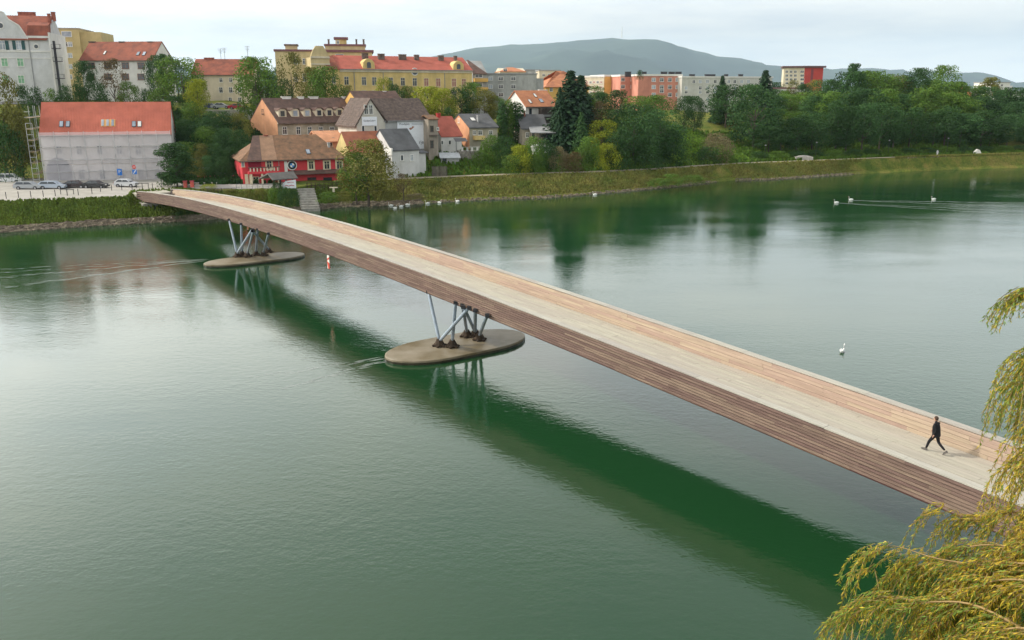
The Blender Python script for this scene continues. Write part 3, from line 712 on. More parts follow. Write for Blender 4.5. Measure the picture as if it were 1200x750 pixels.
# curved gable front
gx0, gz0 = h.front(-40, 44); gx1, _ = h.front(33, 44); gm, gt = h.front(-2, 14)
pts = [(gx0, gz0-.3), (gx1, gz0-.3), (gx1-.6, gz0+1.0), (gx1-1.6, gz0+2.9), (gx1-3.8, gt-1.6), (gm+1.2, gt-.1), (gm, gt+.3), (gm-1.2, gt-.1), (gx0+3.8, gt-1.6), (gx0+1.6, gz0+2.9), (gx0+.6, gz0+1)]
MB().prism(pts, -.35, .4).build('curved_gable', W_PALE2, h.root)
for a, b in zip(pts[1:], pts[2:]+pts[:1]):
    if abs(a[1]-b[1]) > .01 or True:
        q = MB().tube([(a[0], -.36, a[1]), (b[0], -.36, b[1])], .16, 5)
        if a != pts[-1]: q.build('gable_coping', W_WHITE, h.root)
M_SHUT = mat('dark_green_shutter', (.03,.09,.09), .6); M_GRNB = mat('green_blind', (.22,.42,.26), .7)
for px in (3, 22, -20):
    w_ = h.fwin(px, 53, 6, 10, pm=M_GLASSL)
    for sg in (-1, 1):
        x, z = h.front(px, 53); MB().box(x+sg*1.0-.38, x+sg*1.0+.38, -.12, -.03, z-1.05, z+1.05).build('shutter', M_SHUT, h.root)
for px in (5.5, 24): h.fwin(px, 73, 7, 9, pm=M_GRNB); h.fwin(px+1, 93, 7, 9, pm=M_GRNB)
def roundwin(h, px, py, r, m=M_GLASS):
    x, z = h.front(px, py); a = [(x + r*cos(2*pi*k/16), z + r*sin(2*pi*k/16)) for k in range(16)]; b = [(x + (r+.25)*cos(2*pi*k/16), z + (r+.25)*sin(2*pi*k/16)) for k in range(16)]
    o = MB().prism(b, -.45 if py < 40 else -.1, -.001).build('round_window', W_WHITE, h.root); MB().prism(a, -.5 if py < 40 else -.15, -.44 if py < 40 else -.09).build('pane', m, o)
roundwin(h, 42.5, 54.5, .45); roundwin(h, 1, 30, .6)
# mansard piece right of the gable
x0m, zm = h.front(32, 45); 
MB().prism([(0,h.he),(3.2,h.he),(3.2,h.he+4.0),(1.2,h.he+3.2)], x0m, h.w, 0, Matrix(((0,1,0,0),(1,0,0,0),(0,0,1,0),(0,0,0,1)))).build('mansard_roof', M_BRICKROOF, h.root)
MB().tube([(x0m+.2,-.15,-6),(x0m+.2,-.15,h.he)], .09, 6).build('downpipe', M_METAL, h.root)
MB().box(h.w+.02, h.w+.4, -.3, 15.3, -6, h.he+1.5).build('fire_wall', W_WHITE, h.root)
h.chimney(62, 22, 14, 4, 7, M_CHIMR); h.chimney(57, 24, 16, 3, 5, M_CHIMR); h.chimney(31, 22, 14, 18, 9, M_CHIMR)
st = empty('fire_escape', h.W(h.w+1.2, -.6, 0), h.th, 'dark steel fire escape with small balconies beside pale mansion', 'fire escape')
MB().box(-.25, .25, -.25, .25, -6, h.he-.5).build('column', M_DARKG, st)
for py in (53, 68, 88):
    z = h.front(62, py)[1]; MB().box(-.5, 1.4, -.9, .3, z-.9, z-.75).build('landing', M_DARKG, st)
    mb = MB()
    for q in ((-.5,-.9),(1.4,-.9),(1.4,.3),(.45,-.9)): mb.tube([(q[0],q[1],z-.8),(q[0],q[1],z+.15)], .035, 4)
    mb.tube([(-.5,-.9,z+.15),(1.4,-.9,z+.15),(1.4,.3,z+.15)], .035, 4); mb.build('railing', M_DARKG, st)

# --- yellow slab block behind
h = House('ochre_block', 'ochre flat roofed apartment block between mansion and white house', 65, 235, 92, 10, 112, 34, 14, 'apartment building')
h.walls(wallm('ochre_render', (.56,.44,.22), .15)); h.flat_roof(W_BEIGE, .15, .35)
for py in (52, 65, 78, 90): h.fwin(77, py, 4.2, 5); h.fwin(82.3, py, 4.2, 5, pm=M_GLASSL)
h.fwin(78, 40, 11, 6, pm=M_GLASSL, cross=False)
w2 = h.w; MB().box(w2, w2+5.4, 1.2, 14, -6, h.he-.6).build('side_wing', MATS['ochre_render'], h.root)

# --- white house with rust roof
h = House('white_tenement', 'white three storey house with rust tile roof and wooden shutters, top left', 94, 222, 179, -6, 122, 70, 11, 'house')
hr = h.zat(0, 5.5, 50); h.walls(W_WHITE, 'gx', hr-.05, 5); h.roof(M_BRICKROOF, 'gx', hr, .5, .15, trim=M_CHIM)
for px in (107, 126.5, 147, 165.5):
    for py in (77, 90): h.fwin(px, py, 7.5, 6.5, fm=mat('brown_shutter', (.26,.13,.09), .7))
for px, w_ in ((108, 7), (143, 6), (176, 6)): h.chimney(px, 52, 48.5, w_, 5.5)
h.skylight(162, 63, 3, h.he, hr); h.skylight(169, 63, 3, h.he, hr); h.skylight(123, 62, 2, h.he, hr, m=M_WHITE)
# --- cream house behind the big trees
h = House('cream_house', 'cream house with rust tiled roof seen between two big trees', 225, 240, 296, 4, 118, 87, 12)
hr = h.zat(0, 6, 70); h.walls(W_CREAMW, 'gx', hr-.05); h.roof(M_BRICKROOF, 'gx', hr, .5, .3, trim=M_CHIM)
for px in (259, 270.5, 281): h.fwin(px, 94, 3.4, 4.5); h.fwin(px, 105.5, 3.8, 6); 
for px in (270, 281): h.fwin(px, 117, 3.2, 5)
h.chimney(245, 70.5, 67.5, 11, 6, M_CHIMR)
antenna(258, 57, 244, 3.6, 'tall thin antenna pair on cream house roof, left one'); antenna(262.5, 56, 244, 3.8, 'thin antenna on cream house roof, middle one'); antenna(289.5, 54, 243, 4.0, 'thin antenna at right end of cream house roof')

# --- old ochre building with flat tower behind trees
h = House('ochre_villa', 'old ochre building with flat roofed turret behind green trees', 322, 226, 382, 12, 118, 60, 14, 'apartment building')
W_OC = wallm('faded_ochre', (.62,.50,.28), .2)
h.walls(W_OC); h.flat_roof(mat('maroon_roof_edge', (.20,.09,.10), .8), .3, .5)
for px in (346.5, 357, 370): h.fwin(px, 91, 3.6, 8.5); h.fwin(px, 72, 3.4, 6)
x0, z0 = h.front(334, 60); x1, _ = h.front(348, 60); z1 = h.zat(x0, 4, 53.5)
o = MB().box(x0, x1, 3, 8, h.he+.5, z1).build('turret', W_OC, h.root); MB().box(x0-.3, x1+.3, 2.7, 8.3, z1, z1+.35).build('turret_roof', M_CHIM, h.root)
h2 = House('mansard_pavilion', 'ochre corner pavilion with sloped parapet beside the long yellow building', 364, 222, 386, 25, 118, 67, 13, 'apartment building')
h2.walls(W_OC); xa = h2.w; zt = h2.zat(0, 0, 53.5)
MB().prism([(0,h2.he),(xa,h2.he),(xa*.85,h2.he+1.6),(xa*.7,zt),(xa*.3,zt),(xa*.12,h2.he+1.6)], 0, .7).build('attic_gable', W_OC, h2.root); h2.hband(67, 365, W_CREAMW, .5, .3); h2.hband(75, 365, W_CREAMW, .4, .25)
# --- stepped penthouse building behind
h = House('stepped_block', 'ochre building with stepped flat roofs and small lantern above red roof', 380, 262, 436, 10, 112, 61, 14, 'apartment building')
M_MAR = MATS['maroon_roof_edge']
h.walls(W_OC); h.flat_roof(M_MAR, .5, .7)
za = h.zat(0, 1, 53.5); MB().box(.3, h.w*.86, 1, 12, h.he+.7, za).build('upper_storey', W_OC, h.root); MB().box(0, h.w*.88, .6, 12.4, za, za+.5).build('upper_roof', M_MAR, h.root)
x0, _ = h.front(393, 50); x1, _ = h.front(406, 50); zb_ = h.zat(x0, 3, 46); zc = h.zat(x0, 3, 43.5)
MB().box(x0, x1, 3, 7, za+.5, zb_).build('lantern', W_YEL, h.root); MB().box(x0-.5, x1+.5, 2.5, 7.5, zb_, zc).build('lantern_roof', M_MAR, h.root)
h.fwin(398, 66, 9, 4.5, cross=False)
for px in (385, 417.5, 426): h.chimney(px, 52, 46, 2.0, 5)
h.fwin(396, 49.5, 2.5, 3.5, sill=False)

# --- long yellow building with red roof
h = House('long_yellow_building', 'very long yellow building with red roof and row of chimneys on the hill', 398, 225, 553, 26, 122, 80.5, 14, 'apartment building')
hr = h.zat(0, 7, 65.5)
h.walls(W_YEL, 'gx', hr-.05); h.roof(M_REDR, 'gx', hr, .5, .1, trim=M_METAL)
h.hband(83, 400, W_CREAMW, .5, .3)
for i, px in enumerate((406, 426.5, 438.5, 458, 472, 486, 499.5, 513.5, 532, 543.5)):
    pm = mat('brown_blind', (.36,.17,.13), .7) if i in (6, 7, 8, 9) else M_GLASS
    h.fwin(px, 94.5 + .018*(px-400), 4.6, 9, fm=M_CREAM, pm=pm); h.fwin(px, 110 + .012*(px-400), 4.4, 8, fm=M_CREAM)
for px, w_ in ((427.5,6.5),(446.5,7),(469,3.5),(473,5),(488,5),(516.5,6),(533.5,3)): h.chimney(px, 69+ (px-427)*.03, 62.3 + (px-427)*.03, w_, 5.2)
for px in (432, 537):
    x, z = h.front(px, 77); zt = h.zat(x, 0, 68.5 + (px-430)*.025)
    pts = [(x-1.7, h.he-.2), (x+1.7, h.he-.2), (x+1.5, zt-1), (x+.8, zt-.25), (x, zt), (x-.8, zt-.25), (x-1.5, zt-1)]
    o = MB().prism(pts, -.25, 3.2).build('dormer', W_YEL, h.root); 
    MB().prism([(x-.55, h.he+.25), (x+.55, h.he+.25), (x+.55, zt-1.2), (x+.3, zt-.9), (x-.3, zt-.9), (x-.55, zt-1.2)], -.3, -.24).build('pane', M_GLASS, o)
    MB().box(x-3.5, x+3.5, -.5, -.02, h.he-.3, h.he).build('cornice', W_CREAMW, h.root)
roundwin(h, 486, 84, .8)
for px in (415, 449, 521): MB().tube([(h.front(px,90)[0],-.12,-4),(h.front(px,90)[0],-.12,h.he)], .1, 5).build('downpipe', M_METAL, h.root)
h = House('yellow_wing', 'left wing with faded roof between pavilion and long yellow building', 383, 223, 398, 26, 122, 80.5, 12, 'apartment building')
hr = h.zat(0, 6, 66); h.walls(W_YEL, 'gx', hr-.05); h.roof(M_BRICKROOF, 'gx', hr, .5, -.1); h.fwin(391, 94, 4, 8, fm=M_CREAM)
h = House('balcony_house', 'brown roofed end house with yellow balconies beside long yellow building', 554, 252, 571, 20, 122, 86, 12, 'apartment building')
hr = h.zat(0, 6, 71); h.walls(W_GREY, 'gx', hr-.05); h.roof(M_BROWN, 'gx', hr, .4, -.05, hipr=4, hip=.01)
for py in (94, 104.5):
    x0, z0 = h.front(554.5, py); MB().box(x0+.1, h.w-.1, -1.1, -.02, z0-.45, z0+.55).build('balcony', W_GOLD, h.root); h.fwin(561, py-5.5, 8, 4, sill=False)

# --- grey slab
h = House('grey_block', 'weathered grey flat roofed apartment block behind the yellow building', 571, 262, 629, 4, 130, 87, 12, 'apartment building')
h.walls(wallm('sooty_render', (.44,.44,.42), .35)); h.flat_roof(M_METAL, .25, .35)
for px in (575, 587, 601.5):
    for py in (92, 101.5, 111): h.fwin(px, py, 5 if px > 580 else 4, 3.8, pm=M_GLASSL if (px < 580 or py == 200) else M_GLASS)
mb = MB(); h.root and mb.box(h.w+.02, h.w+2.2, .5, 9, -4, h.he-1.2).build('balcony_wing', W_GREY, h.root)

def block(name, label, x0, t0, x1, thd, yb, ye, d, wm, rows, cols, ww, wh, rm=None, pm=None, cat='apartment building', fm=None):
    h = House(name, label, x0, t0, x1, thd, yb, ye, d, cat); h.walls(wm); h.flat_roof(rm or M_METAL, .25, .4)
    for py in rows:
        for px in cols: h.fwin(px, py, ww, wh, pm=pm or (M_GLASS if RND.random() < .6 else M_GLASSL), fm=fm)
    return h
h = House('small_orange_roof_house', 'distant pale house with small pointed orange roof above the grey block', 586, 330, 616, 10, 110, 84, 12); hr = h.zat(0, 6, 79.5)
h.walls(W_CREAMW, 'gx', hr-.1); h.roof(M_ORANGE, 'gx', hr, .4, .2, hip=4); h.fwin(592, 82, 4, 3)
block('cream_block', 'distant cream block with small dark windows behind the orange pyramid roof', 632, 330, 657, 5, 118, 83, 12, W_CREAMW, (88, 94, 100), (637, 643.5, 650), 2.6, 2.6)
block('pale_far_block', 'distant pale flat block just left of the orange pyramid roof', 616, 350, 634, 5, 116, 82.5, 12, W_GREY, (87, 93), (621, 628), 3, 2.6)
h = House('pyramid_roof_house', 'yellow house with broad pointed orange roof behind the dark spruce', 640, 290, 690, 15, 128, 101, 18); hr = h.zat(h.w*.5, 9, 84)
h.walls(W_GOLD); h.roof(M_ORANGE, 'gx', hr, .8, .8, hip=10)
h.fwin(646, 105, 3, 4)
# --- L shaped apartment blocks
h = House('yellow_end_block', 'long low cream apartment block with golden yellow end wall', 676, 318, 708, -42, 120, 91, 14, 'apartment building')
h.walls(W_CREAMW); h.flat_roof(W_WHITE, .2, .6)
for k in range(7):
    px = 679.5 + k*4.2
    for py in (96.5, 102.5, 108.5): h.fwin(px, py + (0 if k < 4 else -.4), 2.2, 2.6, pm=M_GLASS if k % 2 else mat('red_awning', (.4,.14,.1), .8))
zc = h.W(h.w, 0, 0)
hw = h
h = House('golden_end_wall_block', 'golden yellow windowless block left of the salmon one', 708.4, proj(hw.W(hw.w, 0, hw.he))[2], 727, 20, 120, 89.6, 12, 'apartment building')
h.walls(W_GOLD); h.flat_roof(W_WHITE, .2, .6)
h = House('salmon_stair_block', 'narrow salmon block with orange balconies between yellow and pink blocks', 727.4, 300, 748, 10, 122, 89.5, 12, 'apartment building')
h.walls(W_PINK); h.flat_roof(W_WHITE, .2, .6)
for py in (93, 101.5): h.fwin(730, py, 4, 3.5); h.fwin(741.5, py, 4, 3.6, pm=mat('orange_recess', (.5,.14,.05), .8)); h.fwin(746.5, py, 1.8, 3.5)
h = House('salmon_block', 'salmon pink four storey apartment block with dark roof boxes', 748.4, 292, 799, 8, 124, 89, 12, 'apartment building')
h.walls(W_PINK); h.flat_roof(W_WHITE, .25, .6)
for px in (766, 775.5, 785, 794):
    for py in (93.5, 102, 106.5 if px == 775.5 else 111): h.fwin(px, py, 3.8, 3.8, pm=M_GLASSL if px in (766, 794) else M_GLASS)
for px, w_ in ((736,7),(755,5),(778,7),(787,7),(795,7)): h.chimney(px, 88, 84, w_, 5, M_DARKG, 'roof_box')
h = House('white_long_block', 'long off white apartment block continuing right of the salmon block', 799.4, 291, 905, 14, 142, 91, 12, 'apartment building')
h.walls(wallm('off_white_render', (.58,.57,.52), .15)); h.flat_roof(W_WHITE, .25, .5)
for k, px in enumerate((804, 813, 820.5, 829, 838, 846, 854, 861, 869, 877, 884, 892, 899)):
    for py in (95.5, 103, 108, 116): 
        if (k*7+int(py)) % 5: h.fwin(px, py, 3.2, 3.4 if py < 105 else 3, pm=M_GLASSL if (k+int(py)) % 3 else M_GLASS)
for px in (804, 812): h.fwin(px, 136, 4, 2.4, sill=False)
for px, w_ in ((811,6),(829,6),(835,6),(851,4),(868,5)): h.chimney(px, 91, 87, w_, 5, M_DARKG, 'roof_box')
h = House('flat_pavilion', 'low white flat roofed building below the red tower block', 903, 330, 949, 8, 122, 104, 12, 'building')
h.walls(W_WHITE); h.flat_roof(M_MAR, .3, .5)
for px in (908, 915, 922, 931, 940): h.fwin(px, 109, 4, 3)
h = House('red_tower_block', 'cream tower block with red end wall and flat overhanging roof', 919, 420, 943, -14, 108, 79.5, 18, 'tower block')
h.walls(W_CREAMW)
for py in (84, 88.5, 93, 97.5):
    for px in (922, 927, 932, 940): h.fwin(px, py, 3 if px < 938 else 4, 2.4, sill=False)
x1 = h.w; P1 = h.W(x1, 0, h.he); hR = h
lo_ = 0
import itertools
for k in range(400):
    P = h.W(x1, 0, h.he) + (Vector((cos(radians(10)), sin(radians(10)), 0)))*k*.1
    if proj(P)[0] > 965: lo_ = k*.1; break
MM = Matrix.Translation((x1, 0, 0)) @ Matrix.Rotation(radians(24), 4, 'Z')
MB().box(.02, lo_, 0, 14, -8, h.he, 0, MM).build('end_wall', wallm('brick_red_render', (.50,.07,.06), .1), h.root)
MB().box(lo_*.35, lo_*.48, -.1, -.01, -4, h.he-.5, 0, MM).build('stair_window', mat('dull_red_glass', (.22,.05,.06), .3), h.root)
MB().box(-.9, lo_+.9, -.9, 15, h.he+.02, h.he+.9, 0, MM).build('roof', mat('brown_roof_slab', (.14,.08,.08), .8), h.root)
MB().box(-.9, x1+.6, -.9, 15, h.he+.03, h.he+.85).build('roof', MATS['brown_roof_slab'], h.root)
h = House('orange_roof_house', 'far house with steep orange roof above the right hand trees', 1126, 380, 1141, 20, 125, 112, 12); hr = h.zat(h.w/2, 6, 98)
h.walls(W_WHITE); h.roof(mat('bright_orange_tiles', (.62,.19,.08), .8, bump=.3, tiles=1.1), 'gx', hr, .4, .3, hip=2.5); h.chimney(1129, 101, 97, 2.2, 6)
h = block('white_modern_house', 'white cubic modern building above the trees at the right', 1164, 400, 1184, 14, 125, 97, 12, W_WHITE, (100, 106), (1168, 1174), 2.4, 2.4)
MB().box(h.w+.02, h.w+2.5, 1, 10, -5, h.he-1.3).build('wing', W_WHITE, h.root); MB().box(h.w*.7, h.w+1.5, -1.6, -.05, h.he-4.6, h.he-3.8).build('balcony', W_WHITE, h.root)
block('white_low_annex', 'low white annex at the right edge above the trees', 1190, 400, 1225, 8, 125, 107, 12, W_WHITE, (111,), (1196, 1204, 1212), 2.4, 2)
for q, (px, py, c) in enumerate(((1035,104,W_CREAMW),)): pass

# --- long grey-brown house with dormers
h = House('dormer_house', 'grey two storey house with brown roof, six dormers and left gable painted sunlit orange', 325, 186, 421, 44, 172, 142.5, 12)
hr = h.zat(0, 6, 116)
h.walls(W_BEIGE, 'gx', hr-.05); h.roof(M_BROWN, 'gx', hr, .7, .1, trim=M_CHIM)
MB().prism([(0,-6),(12,-6),(12,h.he),(6,hr-.06),(0,h.he)], -.06, -.005, 0, Matrix(((0,1,0,0),(1,0,0,0),(0,0,1,0),(0,0,0,1)))).build('gable_panel', W_OR, h.root)  # thin panel: sunlight on the left gable put into its orange
h.win(6, h.he+2.0, .8, .9, face='l', fm=M_CHIM)
zs, sl = h.he, (hr-h.he)/6
for k, px in enumerate((334, 349, 363, 377, 389, 401, 413)):
    x, _ = h.front(px, 140); y0 = .9; z0 = zs + sl*y0 + .2; w_, hh = .95, 1.75
    o = MB().prism([(x-w_, z0-.1), (x+w_, z0-.1), (x+w_, z0+hh-.4), (x+w_*.6, z0+hh), (x-w_*.6, z0+hh), (x-w_, z0+hh-.4)], y0, y0+3.2).build('dormer', W_CREAMW, h.root)
    MB().box(x-.5, x+.5, y0-.05, y0-.005, z0+.15, z0+1.3).build('pane', M_GLASS if k not in (1,2) else M_GLASSL, o)
    MB().prism([(x-w_-.2, z0+hh-.35), (x-w_*.6, z0+hh+.06), (x+w_*.6, z0+hh+.06), (x+w_+.2, z0+hh-.35), (x+w_*.6, z0+hh+.2), (x-w_*.6, z0+hh+.2)], y0-.25, y0+3.2).build('dormer_roof', M_BROWN, o)
for px in (333.5, 349.5, 363, 376, 389, 402): h.fwin(px, 153, 4.2, 8, fm=M_WHITE); h.fwin(px, 168, 4, 7, fm=M_WHITE)
h.hband(144.5, 326, W_CREAMW, .35, .2)
for px, w_ in ((335,8),(352,5),(367,8),(404,5)): h.chimney(px, 118, 113, w_, 6, W_WHITE)
# --- yellow gabled house
h = House('yellow_gable_house', 'house with plain yellow gable wall and dark brown roof', 427, 196, 480, 38, 150, 131, 13)
hr = h.zat(0, 6.5, 107.5); h.walls(W_GOLD, 'gx', hr-.05); h.roof(M_BROWN, 'gx', hr, .4, .1)
h.chimney(450, 109, 106.5, 3, 6.5, W_WHITE)
# --- house with the big banner
h = House('banner_house', 'grey gabled house with dark mottled roof and large white banner', 450, 177, 504, 34, 178, 140, 11)
hr = h.zat(h.w*0, 5.5, 116.5); h.walls(wallm('pale_grey_stucco', (.46,.46,.45), .25), 'gx', hr-.05); h.roof(roofm('mottled_tiles', (.15,.11,.09), c2=(.07,.05,.045), scale=1.5), 'gx', hr, .6, .35, trim=M_METAL)
# gabled front bay seen on the left
x0, _ = h.front(416, 140)
zg = h.zat(-2, -.5, 116.5)
MB().prism([(x0,-5),(-.05,-5),(-.05,h.he-.4),(x0/2,zg),(x0,h.he-1.2)], -.6, 9).build('gable_bay', wallm('off_white_stucco', (.62,.58,.50), .2), h.root)
mb = MB(); mb.prism([(x0-.5,h.he-1.5),(x0/2,zg+.02),(.4,h.he-.6),(.4,h.he-.35),(x0/2,zg+.3),(x0-.5,h.he-1.2)], -.9, 9.2); mb.build('bay_roof', MATS['mottled_tiles'], h.root)
def onbay(px, py):
    r = ray(px, py); C = Vector((0,0,H)); t = (h.O - h.Yv*.6 - C).dot(h.Yv)/r.dot(h.Yv); P = C + r*t - h.O; return P.dot(h.X), P.z
for px in (429, 434.5): 
    x, z = onbay(px, 128.5); o = h.win(x, z, .7, 1.7); o.matrix_local = Matrix.Translation((x, -.6, z))
for px in (425.5, 440):
    x, z = onbay(px, 151.5); o = h.win(x, z, .5, 1.3, cross=False); o.matrix_local = Matrix.Translation((x, -.6, z))
xa, za = onbay(423.5, 137); xb, zb_ = onbay(441.5, 147)
def text_obj(txt, size, m, M, name='lettering', parent=None, ext=.01, align='CENTER'):
    cu = bpy.data.curves.new(name, 'FONT'); cu.body = txt; cu.size = size; cu.extrude = ext; cu.align_x = align; cu.align_y = 'CENTER'; cu.materials.append(m)
    tmp = bpy.data.objects.new('tmp', cu); col.objects.link(tmp); bpy.context.view_layer.update()
    dg = bpy.context.evaluated_depsgraph_get(); me = bpy.data.meshes.new_from_object(tmp.evaluated_get(dg)); bpy.data.objects.remove(tmp)
    return link(name, me, parent, M)
FR = Matrix.Rotation(pi/2, 4, 'X')
M_INK = mat('grey_print', (.12,.12,.13), .7); M_BANN = mat('banner_vinyl', (.80,.82,.85), .5, var=.03)
sgn = empty('gable_sign', h.W((xa+xb)/2, -.75, (za+zb_)/2), h.th, 'white rectangular sign with grey lettering on the gable of grey house', 'sign')
ww, hh = abs(xb-xa), abs(za-zb_)
MB().box(-ww/2, ww/2, -.04, .04, -hh/2, hh/2).build('sign_board', M_BANN, sgn)
text_obj('Studenčabrv', .52, M_INK, Matrix.Translation((0,-.055,.1)) @ FR, parent=sgn)
xa, za = h.front(465, 141.5); xb, zb_ = h.front(499, 174)
bn = empty('banner', h.W((xa+xb)/2, -.12, (za+zb_)/2), h.th, 'huge white advertising banner with small bird and lettering on grey wall', 'banner')
ww, hh = xb-xa, za-zb_
MB().box(-ww/2, ww/2, -.03, .03, -hh/2, hh/2).build('banner_sheet', M_BANN, bn)
text_obj('Prodajam', .62, M_INK, Matrix.Translation((-ww*.25,-.045,hh*.38)) @ FR, parent=bn)
text_obj('stanovanja', .60, mat('pale_print', (.45,.47,.5), .7), Matrix.Translation((ww*.19,-.045,hh*.38)) @ FR, parent=bn)
mb = MB(); mb.prism([(-.6,0),(-.15,-.3),(.25,-.05),(.75,.35),(.3,.5),(.05,.15),(-.2,.2)], -.06, -.035, 0, Matrix.Translation((-.1,0,hh*.22))); mb.build('bird_drawing', mat('bird_print', (.35,.16,.10), .7), bn)
text_obj('rje', 1.1, M_INK, Matrix.Translation((ww*.33,-.045,-hh*.27)) @ FR, parent=bn)
# side lean-to at the right end of the banner house
h = House('old_annex', 'narrow old plaster annex with dark openings right of the banner', 502, 180, 513, 34, 178, 140, 4, 'house')
h.walls(wallm('peeling_plaster', (.42,.36,.29), .5), 'flat', 0, 2); h.roof(M_OLDOR, 'gx', h.he+.7, .3, .1)
h.fwin(506, 151, 3, 6, fm=M_CHIM); h.fwin(506, 169, 3, 8, fm=M_CHIM); h.fwin(513, 151, 1.6, 3)
MB().box(.1, h.w-.4, -.9, -.02, h.front(506,158)[1]-.15, h.front(506,158)[1]).build('balcony', M_CHIM, h.root)

# --- crimson restaurant building
h = House('crimson_house', 'crimson two storey house with patchwork old tile roof and round emblem', 283, 159, 403, 24, 219, 186.5, 12)
hr = h.zat(4, 6, 160)
h.walls(W_REDW, 'flat', 0, 3)
ro = h.roof(M_OLDOR, 'gx', hr, .8, .5, hip=5.5, hipr=4.5, trim=M_CHIM)
# differently tiled fields of the roof, 5 cm proud of the slope
sl = (hr-h.he)/6; a = math.atan(sl)
def field(xa, xb, xc, xd, m, y0=-.75, y1=5.9, name='roof_field'):
    z = lambda y: h.he + sl*y + .26
    MB().prism([(0,0),(1,0),(1,1),(0,1)], 0, 0)
    mb = MB(); top = [(xa,y0,z(y0)),(xb,y0,z(y0)),(xc,y1,z(y1)),(xd,y1,z(y1))]; bot = [(p[0],p[1],p[2]-.05) for p in top]
    mb.face(top); mb.face(list(reversed(bot)))
    for i in range(4): j = (i+1)%4; mb.face([bot[i],bot[j],top[j],top[i]])
    mb.build(name, m, h.root)
f = lambda px: h.front(px, 187)[0]
field(f(289), f(306), f(311), f(303), M_BROWN); field(f(306.2), f(324), f(327), f(311.2), roofm('light_orange_tiles', (.34,.20,.125), c2=(.23,.14,.09)))
for px in (315.5, 364.5, 383, 397.5): h.fwin(px, 193.5, 5.2, 8.5, fm=M_CREAM, trim=.3)
h.fwin(284.5, 191, 2.6, 8, fm=M_CREAM, pm=M_GLASSL)
for px in (365.5, 384): h.fwin(px, 212, 9, 7.5, fm=mat('maroon_frame', (.12,.03,.04), .7), cross=px < 370)
h.fwin(300, 212, 6, 9, fm=M_CREAM)
for px in (289, 294): 
    x = h.front(px, 210)[0]; MB().box(x-.3, x+.3, -.16, -.01, -2, h.front(px, 204)[1]).build('door', M_CREAM, h.root)
# loggia
x0, z0 = h.front(290.5, 188); x1, z1 = h.front(306.5, 198)
o = MB().box(x0, x1, -.05, -.005, z1, z0).build('loggia', mat('dark_crimson', (.25,.02,.04), .8), h.root)
mb = MB(); mb.box(x0-.3, x1+3.2, -1.8, -.06, z1-.75, z1-.3); mb.build('terrace_slab', W_REDW, h.root)
for k in range(9):
    xx = x0 + (x1+2.6-x0)*k/8; MB().box(xx, xx+.22, -1.78, -1.6, z1-.29, z1+.35).build('baluster', W_CREAMW, h.root)
MB().box(x0-.3, x1+3.2, -1.85, -1.5, z1+.36, z1+.5).build('balustrade_rail', M_BROWN, h.root)
for xx in (x0+.2, x1-.2, x1+2.8): MB().box(xx-.16, xx+.16, -1.75, -1.45, -2, z1-.76).build('column', M_CREAM, h.root)
# ledge roof over the ground floor
xl, zl = h.front(337, 201.5); MB().prism([(-1.3, zl-.35), (0, zl+.25), (0, zl-.1), (-1.3, zl-.5)], xl, h.w+.2, 0, Matrix(((0,1,0,0),(1,0,0,0),(0,0,1,0),(0,0,0,1)))).build('ledge_roof', M_BROWN, h.root)
MB().box(h.front(333.5,200)[0], h.front(337,200)[0], -.2, -.02, h.front(335,204)[1], h.front(335,189)[1]).build('white_pilaster', W_WHITE, h.root)
MB().box(h.front(327,200)[0], h.front(327.6,200)[0], -.1, -.01, -2, h.he-.2).build('downpipe', M_METAL, h.root)
h.chimney(385, 176, 167, 2.2, 2.5, W_GREY); h.chimney(311, 161, 158, 4, 6, M_CHIMR)
h.skylight(361, 178, 4, h.he, hr)
HC = h
# round emblem sign
x, z = h.front(342, 193.6); em = empty('round_emblem', h.W(x, -.25, z), h.th, 'round black ringed emblem with blue and white quarters on crimson wall', 'sign')
def disc(r, y0, y1, a0=0, a1=2*pi, n_=24): return [(r*cos(a0+(a1-a0)*k/n_), r*sin(a0+(a1-a0)*k/n_)) for k in range(n_)] if a1-a0 > 6 else [(0,0)] + [(r*cos(a0+(a1-a0)*k/8), r*sin(a0+(a1-a0)*k/8)) for k in range(9)]
MB().prism(disc(.92,0,0), -.02, .12).build('white_rim', M_WHITE, em); MB().prism(disc(.76,0,0), -.06, -.021).build('black_ring', mat('gloss_black', (.01,.015,.02), .3), em)
for k in range(4):
    MB().prism(disc(.42,0,0,k*pi/2,(k+1)*pi/2), -.10, -.061).build('quarter', mat('emblem_blue', (.05,.25,.60), .4) if k % 2 else M_WHITE, em)
# rooftop-level peach house and mossy roof house behind
h = House('peach_house', 'peach rendered house with shallow orange roof behind the crimson house', 374, 176, 424, 28, 190, 166, 9)
hr = h.zat(0, 4.5, 154.5); h.walls(W_OR, 'gx', hr-.05); h.roof(roofm('pale_orange_tiles', (.62,.30,.17), c2=(.5,.24,.13)), 'gx', hr, .5, .3)
h.fwin(388, 168, 2.4, 6, fm=M_CREAM); h.chimney(390, 168, 161, 2.4, 1.5, W_GREY)
h = House('mustard_house', 'mustard walled house with steep rust roof partly hidden by riverside tree', 409, 168, 458, 28, 212, 178, 9)
hr = h.zat(0, 4.5, 155.5); h.walls(wallm('mustard_render', (.62,.50,.22), .2), 'gx', hr-.05); h.roof(roofm('dark_orange_tiles', (.36,.13,.07), c2=(.25,.09,.06)), 'gx', hr, .4, .05)
h.fwin(447, 186, 5, 9, fm=M_CREAM); h.fwin(428, 190, 5, 9, fm=M_CREAM)
h = House('grey_roof_house', 'whitewashed house with steep dark grey roof right on the river path', 459, 169, 491, 36, 212, 176, 9.5)
